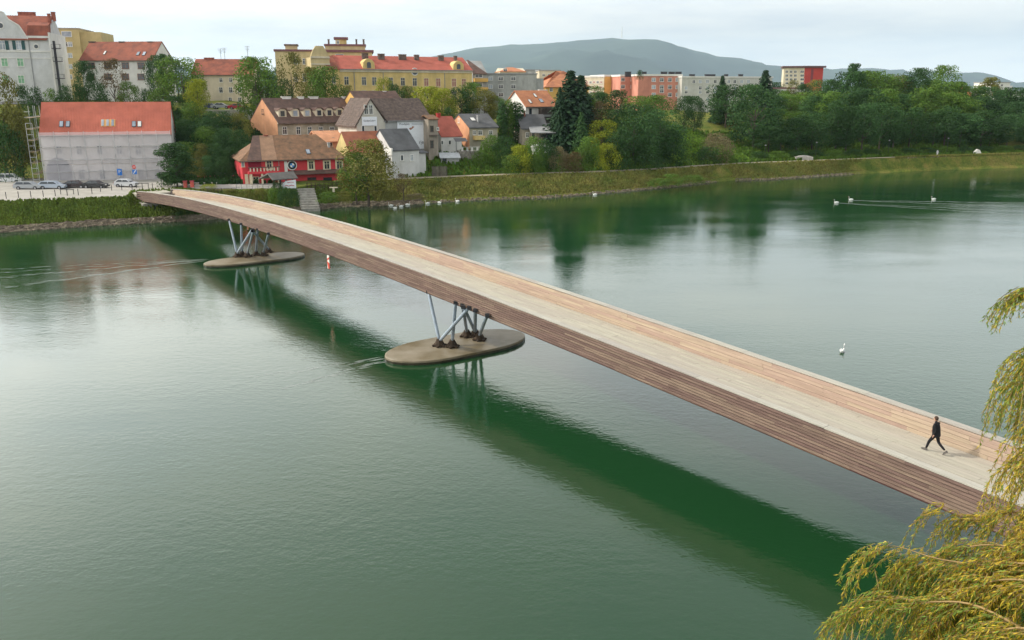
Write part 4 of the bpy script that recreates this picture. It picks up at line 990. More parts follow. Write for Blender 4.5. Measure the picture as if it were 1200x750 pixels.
hr = h.zat(0, 4.75, 152.5); h.walls(wallm('whitewash', (.62,.61,.59), .2), 'gx', hr-.05); h.roof(M_GREYR, 'gx', hr, .3, .12)
h.fwin(471, 185, 2.6, 6); h.fwin(482.5, 185, 3.2, 6.5, pm=M_GLASSL)
x0, z0 = h.front(491, 180); x1, _ = h.front(500, 180)
MB().box(h.w+.01, x1, .4, 5, -4, z0+.0).build('lean_to', MATS['whitewash'], h.root)
MB().prism([(0, z0+.02), (5.4, z0+.9), (5.4, z0+1.05), (0, z0+.17)], h.w+.15, x1+.5, 0, Matrix(((0,1,0,0),(1,0,0,0),(0,0,1,0),(0,0,0,1)))).build('lean_to_roof', M_GREYR, h.root)
MB().box(-.28, .02, -.4, 5, h.he-1, h.he+.4).build('party_wall', W_WHITE, h.root)
# --- small red roofed house
h = House('red_roof_cottage', 'white cottage with vivid red roof and little red chimney', 517, 186, 541, 34, 178, 159.5, 9)
hr = h.zat(0, 4.5, 137.5); h.walls(W_WHITE, 'gx', hr-.05); h.roof(M_REDR, 'gx', hr, .3, .2); h.chimney(513.5, 140, 132.5, 3.4, 4.5, mat('red_paint', (.5,.05,.04), .7))
h.fwin(518, 167, 2, 4); h.fwin(527, 167, 2.4, 4.5)
# --- grey roofed yellow house
h = House('grey_roof_villa', 'yellow gabled house with dark grey roof and yellow balcony', 550, 192, 583, 28, 178, 149.5, 11)
hr = h.zat(0, 5.5, 134.5); h.walls(wallm('drab_render', (.42,.38,.28), .3), 'gx', hr-.05); h.roof(M_GREYR, 'gx', hr, .4, .2)
MB().prism([(0,-6),(11,-6),(11,h.he),(5.5,hr-.06),(0,h.he)], -.06, -.005, 0, Matrix(((0,1,0,0),(1,0,0,0),(0,0,1,0),(0,0,0,1)))).build('gable_panel', W_OR, h.root)
x0, z0 = h.front(554, 158.5); x1, z1 = h.front(566, 163.5)
MB().box(x0, x1, -1.2, -.02, z1, z0-.1).build('balcony', W_YEL, h.root); h.fwin(556, 155.5, 3, 4.5); h.fwin(562.5, 155.5, 4, 5)
h.fwin(575, 155.5, 3.5, 4); h.chimney(560, 143, 135, 1.5, 2.0, M_METAL); h.skylight(554, 140, 5, h.he, hr, m=M_WHITE)
h.win(5.5, h.he+1.4, .8, .9, face='l')
# --- white house, orange roof
h = House('white_gable_house', 'tall white gabled house with orange tiled roof beside dark spruce', 616, 206, 652, 30, 160, 124, 10)
hr = h.zat(0, 5, 107); h.walls(W_WHITE, 'gx', hr-.05); h.roof(M_ORANGE, 'gx', hr, .6, .3, trim=M_CHIM)
h.skylight(634, 118, 4, h.he, hr); h.skylight(621, 119, 2.4, h.he, hr, m=M_WHITE); h.skylight(627, 112, 2.4, h.he, hr, m=M_WHITE)
h.fwin(621.5, 131, 2.2, 6.5, fm=M_DARKG)
x0, z0 = h.front(631, 128); MB().box(x0, h.w, -1.4, -.02, h.he-6.5, h.he-.6).build('timber_loggia', mat('dark_timber', (.07,.055,.045), .8), h.root)
for k in range(3): MB().box(x0+.2, h.w-.1, -1.5, -1.42, h.he-2.6-k*2, h.he-2.1-k*2).build('loggia_rail', M_METAL, h.root)
h.chimney(636, 109, 105, 9, 6, W_WHITE)
# --- lower grey roofed house
h = House('riverside_chalet', 'low beige house with grey gabled roof and covered terrace', 612, 196, 640, 12, 172, 150, 9)
hr = h.zat(0, 4.5, 135); h.walls(W_BEIGE, 'gx', hr-.05); h.roof(M_GREYR, 'gx', hr, .5, .4); h.fwin(625, 158, 4, 4.5, fm=M_CREAM); h.fwin(618, 158, 3, 5)
h.chimney(614.5, 136, 130, 1.6, 4, M_CHIMR)
h = House('covered_terrace', 'raised terrace with dark posts and grey canopy below the white house', 624, 192, 649, 4, 172, 156, 5, 'terrace')
MB().box(0, h.w, 0, 5, -6, h.he-2.6).build('terrace_wall', W_WHITE, h.root)
for k in range(4): MB().box(.1 + (h.w-.3)*k/3, .3 + (h.w-.3)*k/3, .1, .3, h.he-2.6, h.he).build('post', M_DARKG, h.root)
MB().box(.1, h.w-.1, .12, .2, h.he-1.75, h.he-1.65).build('rail', M_DARKG, h.root)
MB().prism([(-.5, h.he), (5.4, h.he+1.1), (5.4, h.he+1.3), (-.5, h.he+.18)], -.4, h.w+.4, 0, Matrix(((0,1,0,0),(1,0,0,0),(0,0,1,0),(0,0,0,1)))).build('canopy', M_METAL, h.root)
# garden stuff between houses
h = House('garden_shed', 'small garden shed with pale sloping metal roof on the grass', 517, 181, 538, 8, 191, 184, 3.5, 'shed')
h.walls(mat('shed_boards', (.40,.40,.38), .8), 'flat', 0, 1.5)
MB().prism([(-.4, h.he-.25), (3.9, h.he+.55), (3.9, h.he+.68), (-.4, h.he-.1)], -.3, h.w+.3, 0, Matrix(((0,1,0,0),(1,0,0,0),(0,0,1,0),(0,0,0,1)))).build('roof', mat('pale_sheet', (.55,.58,.60), .4), h.root)
h.fwin(521, 188, 3.2, 5, fm=M_DARKG)
h = House('garden_terrace', 'cluttered stone garden terrace with white furniture below grey roofed house', 538, 184, 566, 10, 190, 177.5, 4, 'terrace')
h.walls(mat('rough_stone', (.26,.24,.20), .9, var=.3, bump=.5, bscale=3), 'flat', 0, 3)
for k in range(7): MB().tube([(h.w*k/6, .1, h.he), (h.w*k/6, .1, h.he+.9)], .04, 4).build('railing_post', M_WHITE, h.root)
MB().tube([(0,.1,h.he+.9),(h.w,.1,h.he+.9)], .04, 4).build('rail', M_WHITE, h.root)
for k in range(4): MB().box(.6+k*1.1, 1.0+k*1.1, .8, 1.2, h.he, h.he+.75).build('white_crate', M_WHITE, h.root)
for k in range(3): MB().box(.2, .35, 0, .15, 0, 0)
cn_ = h
mb = MB(); mb.prism([(-.3, h.he+2.1), (3.2, h.he+2.6), (3.2, h.he+2.7), (-.3, h.he+2.2)], -.8, h.w*.35, 0, Matrix(((0,1,0,0),(1,0,0,0),(0,0,1,0),(0,0,0,1)))); mb.build('lean_canopy', M_GREYR, h.root)
for xx in (-.6, h.w*.33): MB().tube([(xx,0,h.he),(xx,0,h.he+2.1)], .06, 5).build('post', M_DARKG, h.root)

# plank fence by the grey house
fn = House('plank_fence', 'weathered dark plank fence on the grass beside whitewashed house', 506, 174, 524, 8, 207, 195, .1, 'fence')
for k in range(16): 
    xx = fn.w*k/16; MB().box(xx+.02, xx+fn.w/16-.02, 0, .04, -1, fn.he + .1*sin(k*2.1)).build('plank', mat('old_plank', (.14,.12,.10), .9, rnd=.3), fn.root)

# crimson boundary wall, posts, small car park wall
W_ROSE = wallm('rose_render', (.62,.10,.15), .1)
h = House('rose_wall', 'rose pink boundary wall beside the crimson house', 228, 164, 281, 8, 215, 207, .3, 'wall'); h.walls(W_ROSE, 'flat', 0, 2); MB().box(-.1, h.w+.1, -.1, .4, h.he, h.he+.12).build('coping', W_ROSE, h.root)
h = House('low_white_wall', 'low whitish kerb wall in front of the rose wall', 225, 160, 258, 8, 218, 214.5, .3, 'wall'); h.walls(W_CREAMW, 'flat', 0, 1); MB().box(-.05, h.w+.05, -.05, .35, h.he, h.he+.08).build('coping', W_WHITE, h.root)
h = House('grey_retaining_wall', 'pale grey concrete wall behind the rose wall under the trees', 229, 168, 245, 8, 212, 197, .4, 'wall'); h.walls(M_CONC, 'flat', 0, 2); MB().box(-.05, h.w+.05, -.05, .45, h.he, h.he+.1).build('coping', M_CONC, h.root)
for px, lb in ((217.5, 'short red gate post left of its pair by the bridge end'), (225.5, 'short red gate post right of its pair by the bridge end')):
    P = atz(px, 220, 3.3); r = empty('gate_post', P, .1, lb, 'post', 'red gate posts')
    MB().box(-.28, .28, -.28, .28, -.3, 1.15).build('shaft', mat('coral_paint', (.62,.13,.10), .8), r); MB().box(-.34, .34, -.34, .34, 1.15, 1.27).build('cap', W_ROSE, r)

# canopy with climbing plant, white banner, stairs, railings by the crimson house
P = atz(328, 221, 3.4)
cpn = empty('entrance_canopy', P, radians(-48), 'small grey pitched canopy above the stairs covered in ivy', 'canopy')
MB().prism([(-2.6,1.7),(.9,2.75),(2.5,1.8),(2.5,1.95),(.9,3.0),(-2.7,1.9)], -2.6, 2.4).build('roof', mat('weathered_tin', (.15,.14,.13), .8), cpn)
for a, b in ((-.2,-1),(2.3,-1),(-.2,1.4),(2.3,1.4)): MB().box(a-.1, a+.1, b-.1, b+.1, -2, 1.9).build('post', M_DARKG, cpn)
P = atz(338.5, 222, 3.4); b2 = empty('railing_banner', P, radians(12), 'white cloth banner with red scrawl on the railing beside the ivy canopy', 'banner')
MB().prism([(-1.1,.2),(1.3,.2),(1.3,1.7),(-.5,1.5),(-1.1,.9)], -.03, .02).build('cloth', M_BANN, b2)
mb = MB(); mb.tube([(-.7,-.05,.6),(-.3,-.05,.75),(0,-.05,.6),(.5,-.05,.75),(1,-.05,.65)], .06, 4); mb.tube([(-.2,-.05,1.2),(.5,-.05,1.3),(.9,-.05,1.25)], .05, 4); mb.build('red_scrawl', mat('red_ink', (.55,.12,.12), .8), b2)
P0 = atz(357, 221.5, 3.3); P1 = atz(364, 246.5, .2)
stp = empty('river_stairs', P1, radians(8), 'concrete stairs descending the bank from crimson house to the river', 'stairs')
dd = (P0-P1); dl = Matrix.Rotation(-radians(8), 4, 'Z') @ dd; NST = 9
for k in range(NST):
    c = dl*(k/NST); MB().box(c.x-1.6, c.x+1.6, c.y, c.y+dl.y/NST+.35, -1.5, (k+1)*(3.2/NST)).build('step', M_CONC, stp)
def railing(name, label, xa, xb, yr, z, th_, m, n_=8, hh=1.0, cat='railing', group=None):
    A_ = atz(xa, yr, z); r = empty(name, A_, radians(th_), label, cat, group)
    lo, hi = 0, 60
    for _ in range(40):
        mm = (lo+hi)/2; P = A_ + Vector((cos(radians(th_)), sin(radians(th_)), 0))*mm
        if proj(P)[0] < xb: lo = mm
        else: hi = mm
    for k in range(n_+1): MB().box(lo*k/n_-.04, lo*k/n_+.04, -.04, .04, -.4, hh).build('post', m, r)
    for q in (hh, hh*.5): MB().box(0, lo, -.03, .03, q-.05, q).build('rail', m, r)
    k = 0
    mb = MB(); 
    nb_ = int(lo/.25)
    for k in range(nb_): mb.box(.05+k*.25, .08+k*.25, -.015, .015, 0, hh-.05)
    mb.build('bars', m, r)
railing('grey_railing', 'light grey metal railing edging the yard of the crimson house', 277, 327, 222.5, 3.3, 10, M_METAL)
railing('terrace_railing', 'dark maroon railing of the terrace in front of crimson house', 360, 400, 220.5, 3.4, 8, mat('maroon_metal', (.06,.02,.025), .6))
railing('wooden_fence', 'low dark wooden fence along the bank top beside the bridge', 235, 276, 226, 3.3, 12, mat('dark_fence_wood', (.10,.07,.05), .9), 10, .7, 'fence')
# lone beige bench on the terrace edge
P = atz(391, 223, 3.4); bq = empty('stone_bench', P, .1, 'small pale stone bench at the terrace edge by the maroon railing', 'bench')
MB().box(-.7, .7, -.25, .25, .42, .55).build('seat', W_CREAMW, bq); MB().box(-.18, .18, -.2, .2, -.3, .41).build('leg', W_CREAMW, bq)

# ------------------------------------------------------------------ street furniture
bx = [(7.5,233),(22,232),(36.5,231.5),(51,231),(65,230),(79,229.5),(92,229),(108,227.5),(118,225),(131,223.5),(143,223.3),(155,222.8),(167,222),(179,221.8),(190,221.5)]
mb = MB(); mb.tube([(0,0,0),(0,0,1.05),(0,0,1.12)], [.06,.06,.03], 8); BM = mb.mesh('bollard', M_DARKG)
nm = ['leftmost','second','third','fourth','fifth','sixth','seventh','eighth','ninth','tenth','eleventh','twelfth','thirteenth','fourteenth','fifteenth']
for i, (x, y) in enumerate(bx):
    o = link('bollard', BM); o.location = atz(x, y, 3.34)
    tag(o, 'thin dark bollard on the plaza edge, %s of the row from the left' % nm[i], 'bollard', 'dark bollards along the plaza edge')
for px, lb in ((79, 'dark low cycle rack bar beside the sixth bollard'), (167, 'dark low barrier bar beside the bridge landing')):
    P = atz(px, lerp_tab([(0,233),(80,228.5),(170,221)], px)-.5, 3.34); r = empty('low_barrier', P, 0, lb, 'barrier', 'low barrier bars')
    MB().box(-1.2, 1.2, -.04, .04, .85, .95).build('bar', M_DARKG, r)
    for a in (-1.1, 0, 1.1): MB().box(a-.04, a+.04, -.04, .04, 0, .85).build('post', M_DARKG, r)
M_BLUE = mat('sign_blue', (.02,.16,.55), .4)
P = atz(142, 216, 3.34); r = empty('parking_sign', P, 0, 'blue square parking sign with white P on a pole in front of netting', 'sign')
MB().tube([(0,0,0),(0,0,3.0)], .04, 6).build('pole', M_METAL, r); MB().box(-.45,.45,-.08,-.045,1.7,2.9).build('plate', M_BLUE, r)
text_obj('P', .85, M_WHITE, Matrix.Translation((0,-.095,2.32)) @ FR, parent=r)
P = atz(159.5, 216, 3.34); r = empty('traffic_sign', P, 0, 'red round sign above blue white arrow plate on a pole', 'sign')
MB().tube([(0,0,0),(0,0,3.6)], .04, 6).build('pole', M_METAL, r)
MB().prism([(.36*cos(2*pi*k/16), 3.25+.36*sin(2*pi*k/16)) for k in range(16)], -.08, -.045).build('round_plate', mat('sign_red', (.6,.03,.03), .4), r); MB().box(-.25,.25,-.1,-.082,3.2,3.3).build('white_bar', M_WHITE, r)
MB().box(-.42,.42,-.08,-.045,1.9,2.75).build('plate', M_BLUE, r); MB().prism([(-.3,2.0),(-.2,1.95),(.25,2.5),(.3,2.7),(.1,2.6)], -.1, -.082).build('white_arrow', M_WHITE, r)
def post_lamp(x, y, hgt, lb):
    P = place(x, y); r = empty('path_lamp', P, 0, lb, 'street lamp', 'lamps along the riverside path')
    MB().tube([(0,0,-.2),(0,0,hgt)], [.05,.035], 6).build('pole', M_DARKG, r); MB().blob((0,0,hgt+.1), (.24,.24,.15), 8, 6).build('lamp_head', M_METAL, r)
post_lamp(896.5, 5, 3.8, 'short pole lamp before the dark trees left of the stone block'); post_lamp(956, 4.5, 4.2, 'pole lamp before the dark trees right of the stone block'); post_lamp(1041, 4.5, 4.2, 'pole lamp before the dark trees in the middle of the right bank'); post_lamp(1110, 4.5, 4.4, 'pole lamp before the dark trees furthest right')
P = place(942, 3.6); r = tag(MB().box(-2.2, 2.2, -.8, .8, -.2, .9).blob((0,0,.9), (2.0,.7,.35), 8, 5, jit=.1).build('stone_block', mat('pale_stone', (.45,.42,.38), .9, var=.2)), 'pale flat topped stone block beside the riverside path', 'stone'); r.location = P
P = place(1146, 3.0); r = tag(MB().prism([(-.9,0),(.9,0),(.9,.5),(.4,1.3),(-.2,1.5),(-.9,.8)], -.4, .4).build('white_bag', M_WHITE), 'white sack lying by the riverside path at the far right', 'sack'); r.location = P

# far walker on the path
def tiny_person(x, off, lb, c):
    P = place(x, off); r = empty('person', P, 1.2, lb, 'person')
    nodes = [((0,0,.95),.14),((0,0,1.25),.16),((0,0,1.45),.12),((0,0,1.55),.05),((0,0,1.68),.10),((0,.2,1.4),.06),((.06,.25,1.1),.05),((.12,.25,.85),.04),((0,-.2,1.4),.06),((-.06,-.25,1.1),.05),((-.1,-.25,.85),.04),((.03,.09,.8),.09),((.12,.09,.45),.07),((.1,.09,.05),.05),((-.03,-.09,.8),.09),((-.06,-.09,.45),.07),((-.22,-.09,.08),.05)]
    skin_body('body', nodes, [(0,1),(1,2),(2,3),(3,4),(2,5),(5,6),(6,7),(2,8),(8,9),(9,10),(0,11),(11,12),(12,13),(0,14),(14,15),(15,16)], c, r, 1)
tiny_person(1099, 1.5, 'tiny walker in pale clothes on the riverside path', mat('pale_clothes', (.6,.6,.6), .9))

# ------------------------------------------------------------------ cars
def car_proto(kind, paint):
    r = empty('parked_car', (0,0,0))
    if kind == 'van': L, prof, gl = 4.9, [(-2.4,.35),(2.4,.35),(2.45,.8),(2.3,1.0),(1.5,1.15),(.95,1.85),(-2.35,1.9),(-2.45,1.0)], [(-2.0,1.15),(1.35,1.15),(.85,1.7),(-2.0,1.72)]
    elif kind == 'estate': L, prof, gl = 4.7, [(-2.3,.32),(2.3,.32),(2.35,.62),(2.2,.80),(1.25,.95),(.55,1.42),(-1.7,1.45),(-2.25,1.0),(-2.36,.6)], [(-2.0,.98),(1.05,.98),(.5,1.36),(-1.62,1.38)]
    elif kind == 'saloon': L, prof, gl = 4.5, [(-2.2,.30),(2.2,.30),(2.25,.6),(2.1,.78),(1.15,.92),(.45,1.38),(-.85,1.40),(-1.6,1.0),(-2.2,.95),(-2.28,.6)], [(-1.35,.96),(.95,.96),(.4,1.32),(-.8,1.34)]
    else: L, prof, gl = 4.0, [(-1.95,.32),(1.95,.32),(2.0,.62),(1.85,.82),(1.1,.96),(.45,1.45),(-1.2,1.48),(-1.85,1.05),(-2.0,.6)], [(-1.6,1.0),(.95,1.0),(.4,1.38),(-1.15,1.41)]
    mb = MB(); n_ = len(prof); W_ = .86; tum = lambda z: .86 if z < 1.0 else .86 - (z-1.0)*.38
    fa = [Vector((x, -tum(z), z)) for x, z in prof]; ba = [Vector((x, tum(z), z)) for x, z in prof]
    mb.face(fa); mb.face(list(reversed(ba)))
    for i in range(n_): j = (i+1) % n_; mb.face([fa[i], ba[i], ba[j], fa[j]])
    me = mb.mesh('body', paint); b = link('body', me, r); bv = b.modifiers.new('bevel', 'BEVEL'); bv.width = .06; bv.segments = 2
    for sg in (-1, 1):
        g = [Vector((x, sg*(tum(z)+.012), z)) for x, z in gl]; mb = MB(); mb.face(g if sg < 0 else list(reversed(g)))
        g2 = [Vector((p.x, p.y - sg*.02, p.z)) for p in g]; mb.face(list(reversed(g2)) if sg < 0 else g2)
        for i in range(4): j = (i+1) % 4; mb.face([g[i], g2[i], g2[j], g[j]])
        mb.build('side_window', M_GLASS, r)
        mb = MB(); mb.box((gl[0][0]+gl[1][0])/2-.05, (gl[0][0]+gl[1][0])/2+.05, sg*(tum(1.2))-.045, sg*(tum(1.2))+.045, gl[0][1], gl[2][1]); mb.build('pillar', paint, r)
    ws = (gl[1][0]+.12, gl[1][1], gl[2][0]+.1, gl[2][1]); mb = MB(); mb.face([(ws[0],-.72,ws[1]),(ws[0],.72,ws[1]),(ws[2],.66,ws[3]),(ws[2],-.66,ws[3])]); mb.face([(ws[0]-.02,-.72,ws[1]),(ws[2]-.02,-.66,ws[3]),(ws[2]-.02,.66,ws[3]),(ws[0]-.02,.72,ws[1])]); mb.build('windscreen', M_GLASS, r)
    for sx in (-L*.30, L*.31):
        for sg in (-1, 1):
            w_ = MB(); P = [(sx + .33*cos(2*pi*k/14), .33 + .33*sin(2*pi*k/14)) for k in range(14)]; w_.prism(P, sg*.72, sg*.92) if sg > 0 else w_.prism(P, sg*.92, sg*.72)
            o = w_.build('wheel', mat('tyre', (.015,.015,.015), .9), r); q = MB(); Pq = [(sx + .19*cos(2*pi*k/10), .33 + .19*sin(2*pi*k/10)) for k in range(10)]; q.prism(Pq, min(sg*.921, sg*.935), max(sg*.921, sg*.935)); q.build('rim', mat('alloy', (.4,.4,.42), .35, metal=.7), o)
    for sg in (-1, 1):
        x = L/2 - .08; MB().box(x-.12, x+.1, sg*.6-.16, sg*.6+.16, .62, .76).build('headlight', M_WHITE, r); MB().box(-x-.1, -x+.1, sg*.68-.12, sg*.68+.12, .72, .92).build('tail_light', mat('red_lens', (.4,.02,.02), .3), r)
    return r
def paint(n_, c): return mat(n_, c, .25, var=.02, spec=.7)
cars = [('van', paint('white_paint',(.72,.72,.72)), 11, 214.5, 12, 'white panel van with side windows parked at the left edge of plaza'),
        ('estate', paint('silver_paint',(.36,.38,.40)), 34, 222, 4, 'silver estate car parked first in the row left of the netting'),
        ('estate', paint('ice_blue_paint',(.38,.44,.52)), 62.5, 221.5, 3, 'pale blue estate car parked second in the row'),
        ('saloon', paint('maroon_black_paint',(.025,.015,.018)), 88.5, 220.5, 3, 'very dark saloon car parked in the middle of the row'),
        ('saloon', paint('black_paint',(.02,.022,.026)), 112.5, 220.5, -2, 'black saloon car parked at the right end of the row'),
        ('hatch', paint('light_silver_paint',(.60,.61,.62)), 148.5, 219.2, -3, 'light silver hatchback parked alone under the parking sign'),
        ('estate', paint('grey_blue_paint',(.34,.38,.42)), 260, 210.5, 2, 'silver blue estate car behind the rose wall')]
for k, p_, x, y, rz, lb in cars:
    c = car_proto(k, p_); c.location = atz(x, y, 3.34 if x < 200 else 3.6); c.rotation_euler.z = radians(rz) + (pi if x in (11,) else 0) + (0 if x != 11 else pi); tag(c, lb, 'car' if k != 'van' else 'van', 'parked cars on the plaza' if x < 200 else None)
MB().box(-1.8, .6, -.6, .6, 1.95, 2.05)
for x, y, p_, lb in ((247, 127.5, paint('dark_blue_paint',(.05,.07,.14)), 'dark car on the upper street at the left of three'), (259, 127, MATS['silver_paint'], 'silver car on the upper street between dark and red ones'), (279, 127.8, paint('red_paint_car',(.42,.03,.05)), 'red car parked on the upper street below the cream house')):
    c = car_proto('saloon', p_); P = att(x, y, 206); c.location = (P.x, P.y, P.z-.1); c.rotation_euler.z = radians(8); tag(c, lb, 'car', 'cars on the upper street')
P = att(262, 128.3, 206); o = MB().box(-14, 11, -2.2, 3, -7, -.12).build('street_terrace', M_CONC); o.location = P; o['kind'] = 'structure'

# ------------------------------------------------------------------ trees
def leafmat(name, c, rnd=.25, transl=.16, c2=None):
    m = mat(name, c, .75, c2=c2 or tuple(x*.55 for x in c), scale=.9, spec=.15, rnd=rnd, transl=transl); return m
LF = {'green': leafmat('leaf_green', (.12,.215,.030)), 'dark': leafmat('leaf_dark', (.045,.105,.026)), 'lime': leafmat('leaf_lime', (.32,.36,.028)),
      'olive': leafmat('leaf_olive', (.19,.19,.038)), 'brown': leafmat('leaf_brown', (.15,.11,.045)), 'spruce': leafmat('needle_spruce', (.034,.076,.032), .2, .08),
      'yellow': leafmat('leaf_yellow', (.30,.25,.04)), 'blue': leafmat('leaf_bluish', (.060,.135,.038)), 'rough': leafmat('leaf_dry', (.24,.20,.10))}
M_BARK = mat('bark', (.10,.08,.06), .95, var=.3, bump=.6, bscale=6)
def leafq(mb, p, n_, s, rr):
    a = n_.cross(Vector((rr.uniform(-1,1), rr.uniform(-1,1), rr.uniform(-1,1))));
    if a.length < 1e-3: a = Vector((1,0,0))
    a.normalize(); b = n_.cross(a).normalized(); l = s*rr.uniform(.7,1.3); w = s*rr.uniform(.45,.8)
    mb.face([p - a*l*.5, p + b*w*.5, p + a*l*.5, p - b*w*.5])
def crown_mesh(seed, shape='round', nleaf=5200, leaf=.034):
    rr = random.Random(seed); mb = MB(); cl = []
    if shape in ('round', 'tall', 'bush', 'sparse'):
        R = {'round': .40, 'tall': .27, 'bush': .62, 'sparse': .36}[shape]; z0 = {'round': .16, 'tall': .1, 'bush': 0.0, 'sparse': .3}[shape]
        nc = {'round': 46, 'tall': 40, 'bush': 42, 'sparse': 26}[shape]
        for k in range(nc):
            z = rr.uniform(0, 1); u = rr.uniform(0, 2*pi); zz = z0 + (1-z0)*z
            env = (sin(pi*min(.98, .12 + .83*z**.9)))**.55 if shape != 'bush' else sqrt(max(.02, 1-(z*.93)**2))
            env *= 1 + .24*noise.noise(Vector((cos(u)*1.6, sin(u)*1.6, z*3+seed)))
            rad = R*env*(rr.uniform(.35, .92)**.6); s = R*rr.uniform(.24, .42)*(.7 + .5*(1-abs(z-.5)))
            cl.append((Vector((rad*cos(u), rad*sin(u), min(zz, 1 - s*.72))), s))
        cl.append((Vector((0,0,.9)), R*.28))
    elif shape == 'column':
        for k in range(40):
            z = k/39; cl.append((Vector((rr.uniform(-.02,.02), rr.uniform(-.02,.02), .03+.9*z)), .03 + .085*sin(pi*min(.97,.1+.85*(1-z)**.8))*rr.uniform(.85,1.15)))
    if shape == 'spruce':
        lv = 34
        for k in range(lv):
            z = .06 + .9*k/(lv-1); r_ = .30*(1-z)**.82 + .010
            nb_ = max(7, int(14*(1-z)+6))
            for q in range(nb_):
                u = 2*pi*q/nb_ + rr.uniform(-.2,.2) + k; rl = r_*rr.uniform(.72, 1.16)
                for j in range(int(15*(1.1-z))+4):
                    f_ = rr.uniform(.1, 1); p = Vector((cos(u)*rl*f_, sin(u)*rl*f_, z - .05*f_*f_*(1.2-z) + rr.uniform(-.008,.008)))
                    p += Vector((-sin(u), cos(u), 0))*rr.uniform(-.022,.022)*(1.2-f_)
                    leafq(mb, p, Vector((rr.uniform(-.8,.8)+cos(u)*.8, rr.uniform(-.8,.8)+sin(u)*.8, .8)).normalized(), leaf*1.35, rr)
        return mb
    tot = sum(s*s for _, s in cl)
    for c, s in cl:
        n_ = int(nleaf*s*s/tot)
        for k in range(n_):
            d = Vector((rr.gauss(0,1), rr.gauss(0,1), rr.gauss(0,1)+.25)).normalized(); p = c + Vector((d.x*s, d.y*s, d.z*s*.78))*(rr.uniform(.45,1.08)**.5)
            if shape != 'bush' and p.z > 1: continue
            nn = (d + Vector((rr.uniform(-.8,.8), rr.uniform(-.8,.8), rr.uniform(-.3,.9)))).normalized(); leafq(mb, p, nn, leaf, rr)
    return mb
def trunk_mesh(seed, top=.7, r=.022, limbs=7):
    rr = random.Random(seed); mb = MB(); mb.tube([(0,0,-.08),(.005,0,.12),(-.006,.006,.35),(0,0,top)], [r*1.3, r, r*.75, r*.25], 7)
    for k in range(limbs):
        u = rr.uniform(0,2*pi); z = rr.uniform(.2,.55)*top*1.3; l = rr.uniform(.15,.3)
        mb.tube([(0,0,z),(cos(u)*l*.5, sin(u)*l*.5, z+l*.35),(cos(u)*l, sin(u)*l, z+l*.8)], [r*.5, r*.35, r*.12], 5)
    return mb.mesh('trunk', M_BARK)
PROTO = {}
for k in range(5): PROTO['round%d'%k] = (crown_mesh(11+k, 'round'), 'round')
for k in range(2): PROTO['tall%d'%k] = (crown_mesh(31+k, 'tall'), 'tall')
for k in range(4): PROTO['bush%d'%k] = (crown_mesh(41+k, 'bush', 3400, .05), 'bush')
PROTO['sparse0'] = (crown_mesh(51, 'sparse', 1700, .034), 'sparse')
PROTO['column0'] = (crown_mesh(61, 'column', 3600, .026), 'column')
for k in range(2): PROTO['spruce%d'%k] = (crown_mesh(71+k, 'spruce'), 'spruce')
TRK = [trunk_mesh(5+k) for k in range(3)]; TRK2 = trunk_mesh(9, .95, .016, 0)
CM = {}
def crownobj(proto, leaf):
    if (proto, leaf) not in CM:
        if proto not in CM: CM[proto] = PROTO[proto][0].mesh('crown', LF[leaf]); CM[(proto, leaf)] = CM[proto]
        else: me = CM[proto].copy(); me.materials[0] = LF[leaf]; CM[(proto, leaf)] = me
    return CM[(proto, leaf)]
RADS = {'round': .42, 'tall': .29, 'bush': .72, 'sparse': .40, 'column': .115, 'spruce': .25}
KINDW = {'green':'green','dark':'dark green','lime':'yellow green','olive':'olive green','brown':'brownish','spruce':'dark','yellow':'yellowing','blue':'blue green','rough':'dry straw coloured'}
tree_i = 0; USED = {}
def tree(x, ytop, wpx, off, proto, leaf, label, cat=None, zb=None, group=None, P=None, ybot=None):
    """tree standing in pixel column x at offset off behind the bank top; top at row ytop, crown wpx wide"""
    global tree_i; tree_i += 1
    if P is None: P = place(x, off + (10 if (x < 196 and off > 40) else 0))
    t = proj(P)[2]; zt = zrow(P.y, ytop)
    if zb is not None: P.z = zb
    if ybot is not None: P.z = zrow(P.y, ybot)
    hh = max(1.0, zt - P.z); shape = PROTO[proto][1]; rad = wpx*t/FOC/2
    sx = rad/RADS[shape]; rz = (tree_i*2.399) % (2*pi)
    nm_ = 'shrub' if shape == 'bush' else ('spruce_tree' if shape == 'spruce' else ('cypress_tree' if shape == 'column' else 'broadleaf_tree'))
    r = empty(nm_, P, rz, label, cat or ('shrub' if shape == 'bush' else 'tree'), group)
    S = Matrix.Diagonal((sx, sx, hh, 1)); link('crown', crownobj(proto, leaf), r, S)
    if shape != 'bush':
        ts = min(sx, hh); link('trunk', TRK2 if shape in ('spruce','column') else TRK[tree_i % 3], r, Matrix.Diagonal((ts*.9, ts*.9, hh, 1)))
    return r
#  big plaza conifer-like tree by the bridge end
tree(208, 167, 46, 9, 'tall0', 'dark', 'dark dense evergreen standing at the plaza end by the bridge', P=atz(208, 219.5, 3.3))
tree(204, 178, 40, 9, 'bush1', 'dark', 'dark low evergreen growing against the tall one by the bridge', P=atz(206, 219, 3.3))
# riverside tree in front of mustard house
tree(431, 163, 64, 9, 'round0', 'olive', 'spreading olive green tree on the bank before the whitewashed house', P=atz(432, 236, 1.2))
tree(418, 178, 40, 9, 'round1', 'green', 'smaller green tree leaning over the bank left of the olive one', P=atz(418, 235, 1.3))
tree(470, 203, 22, 0, 'sparse0', 'brown', 'nearly bare small brown sapling on the bank', P=atz(473, 233, 1.2))
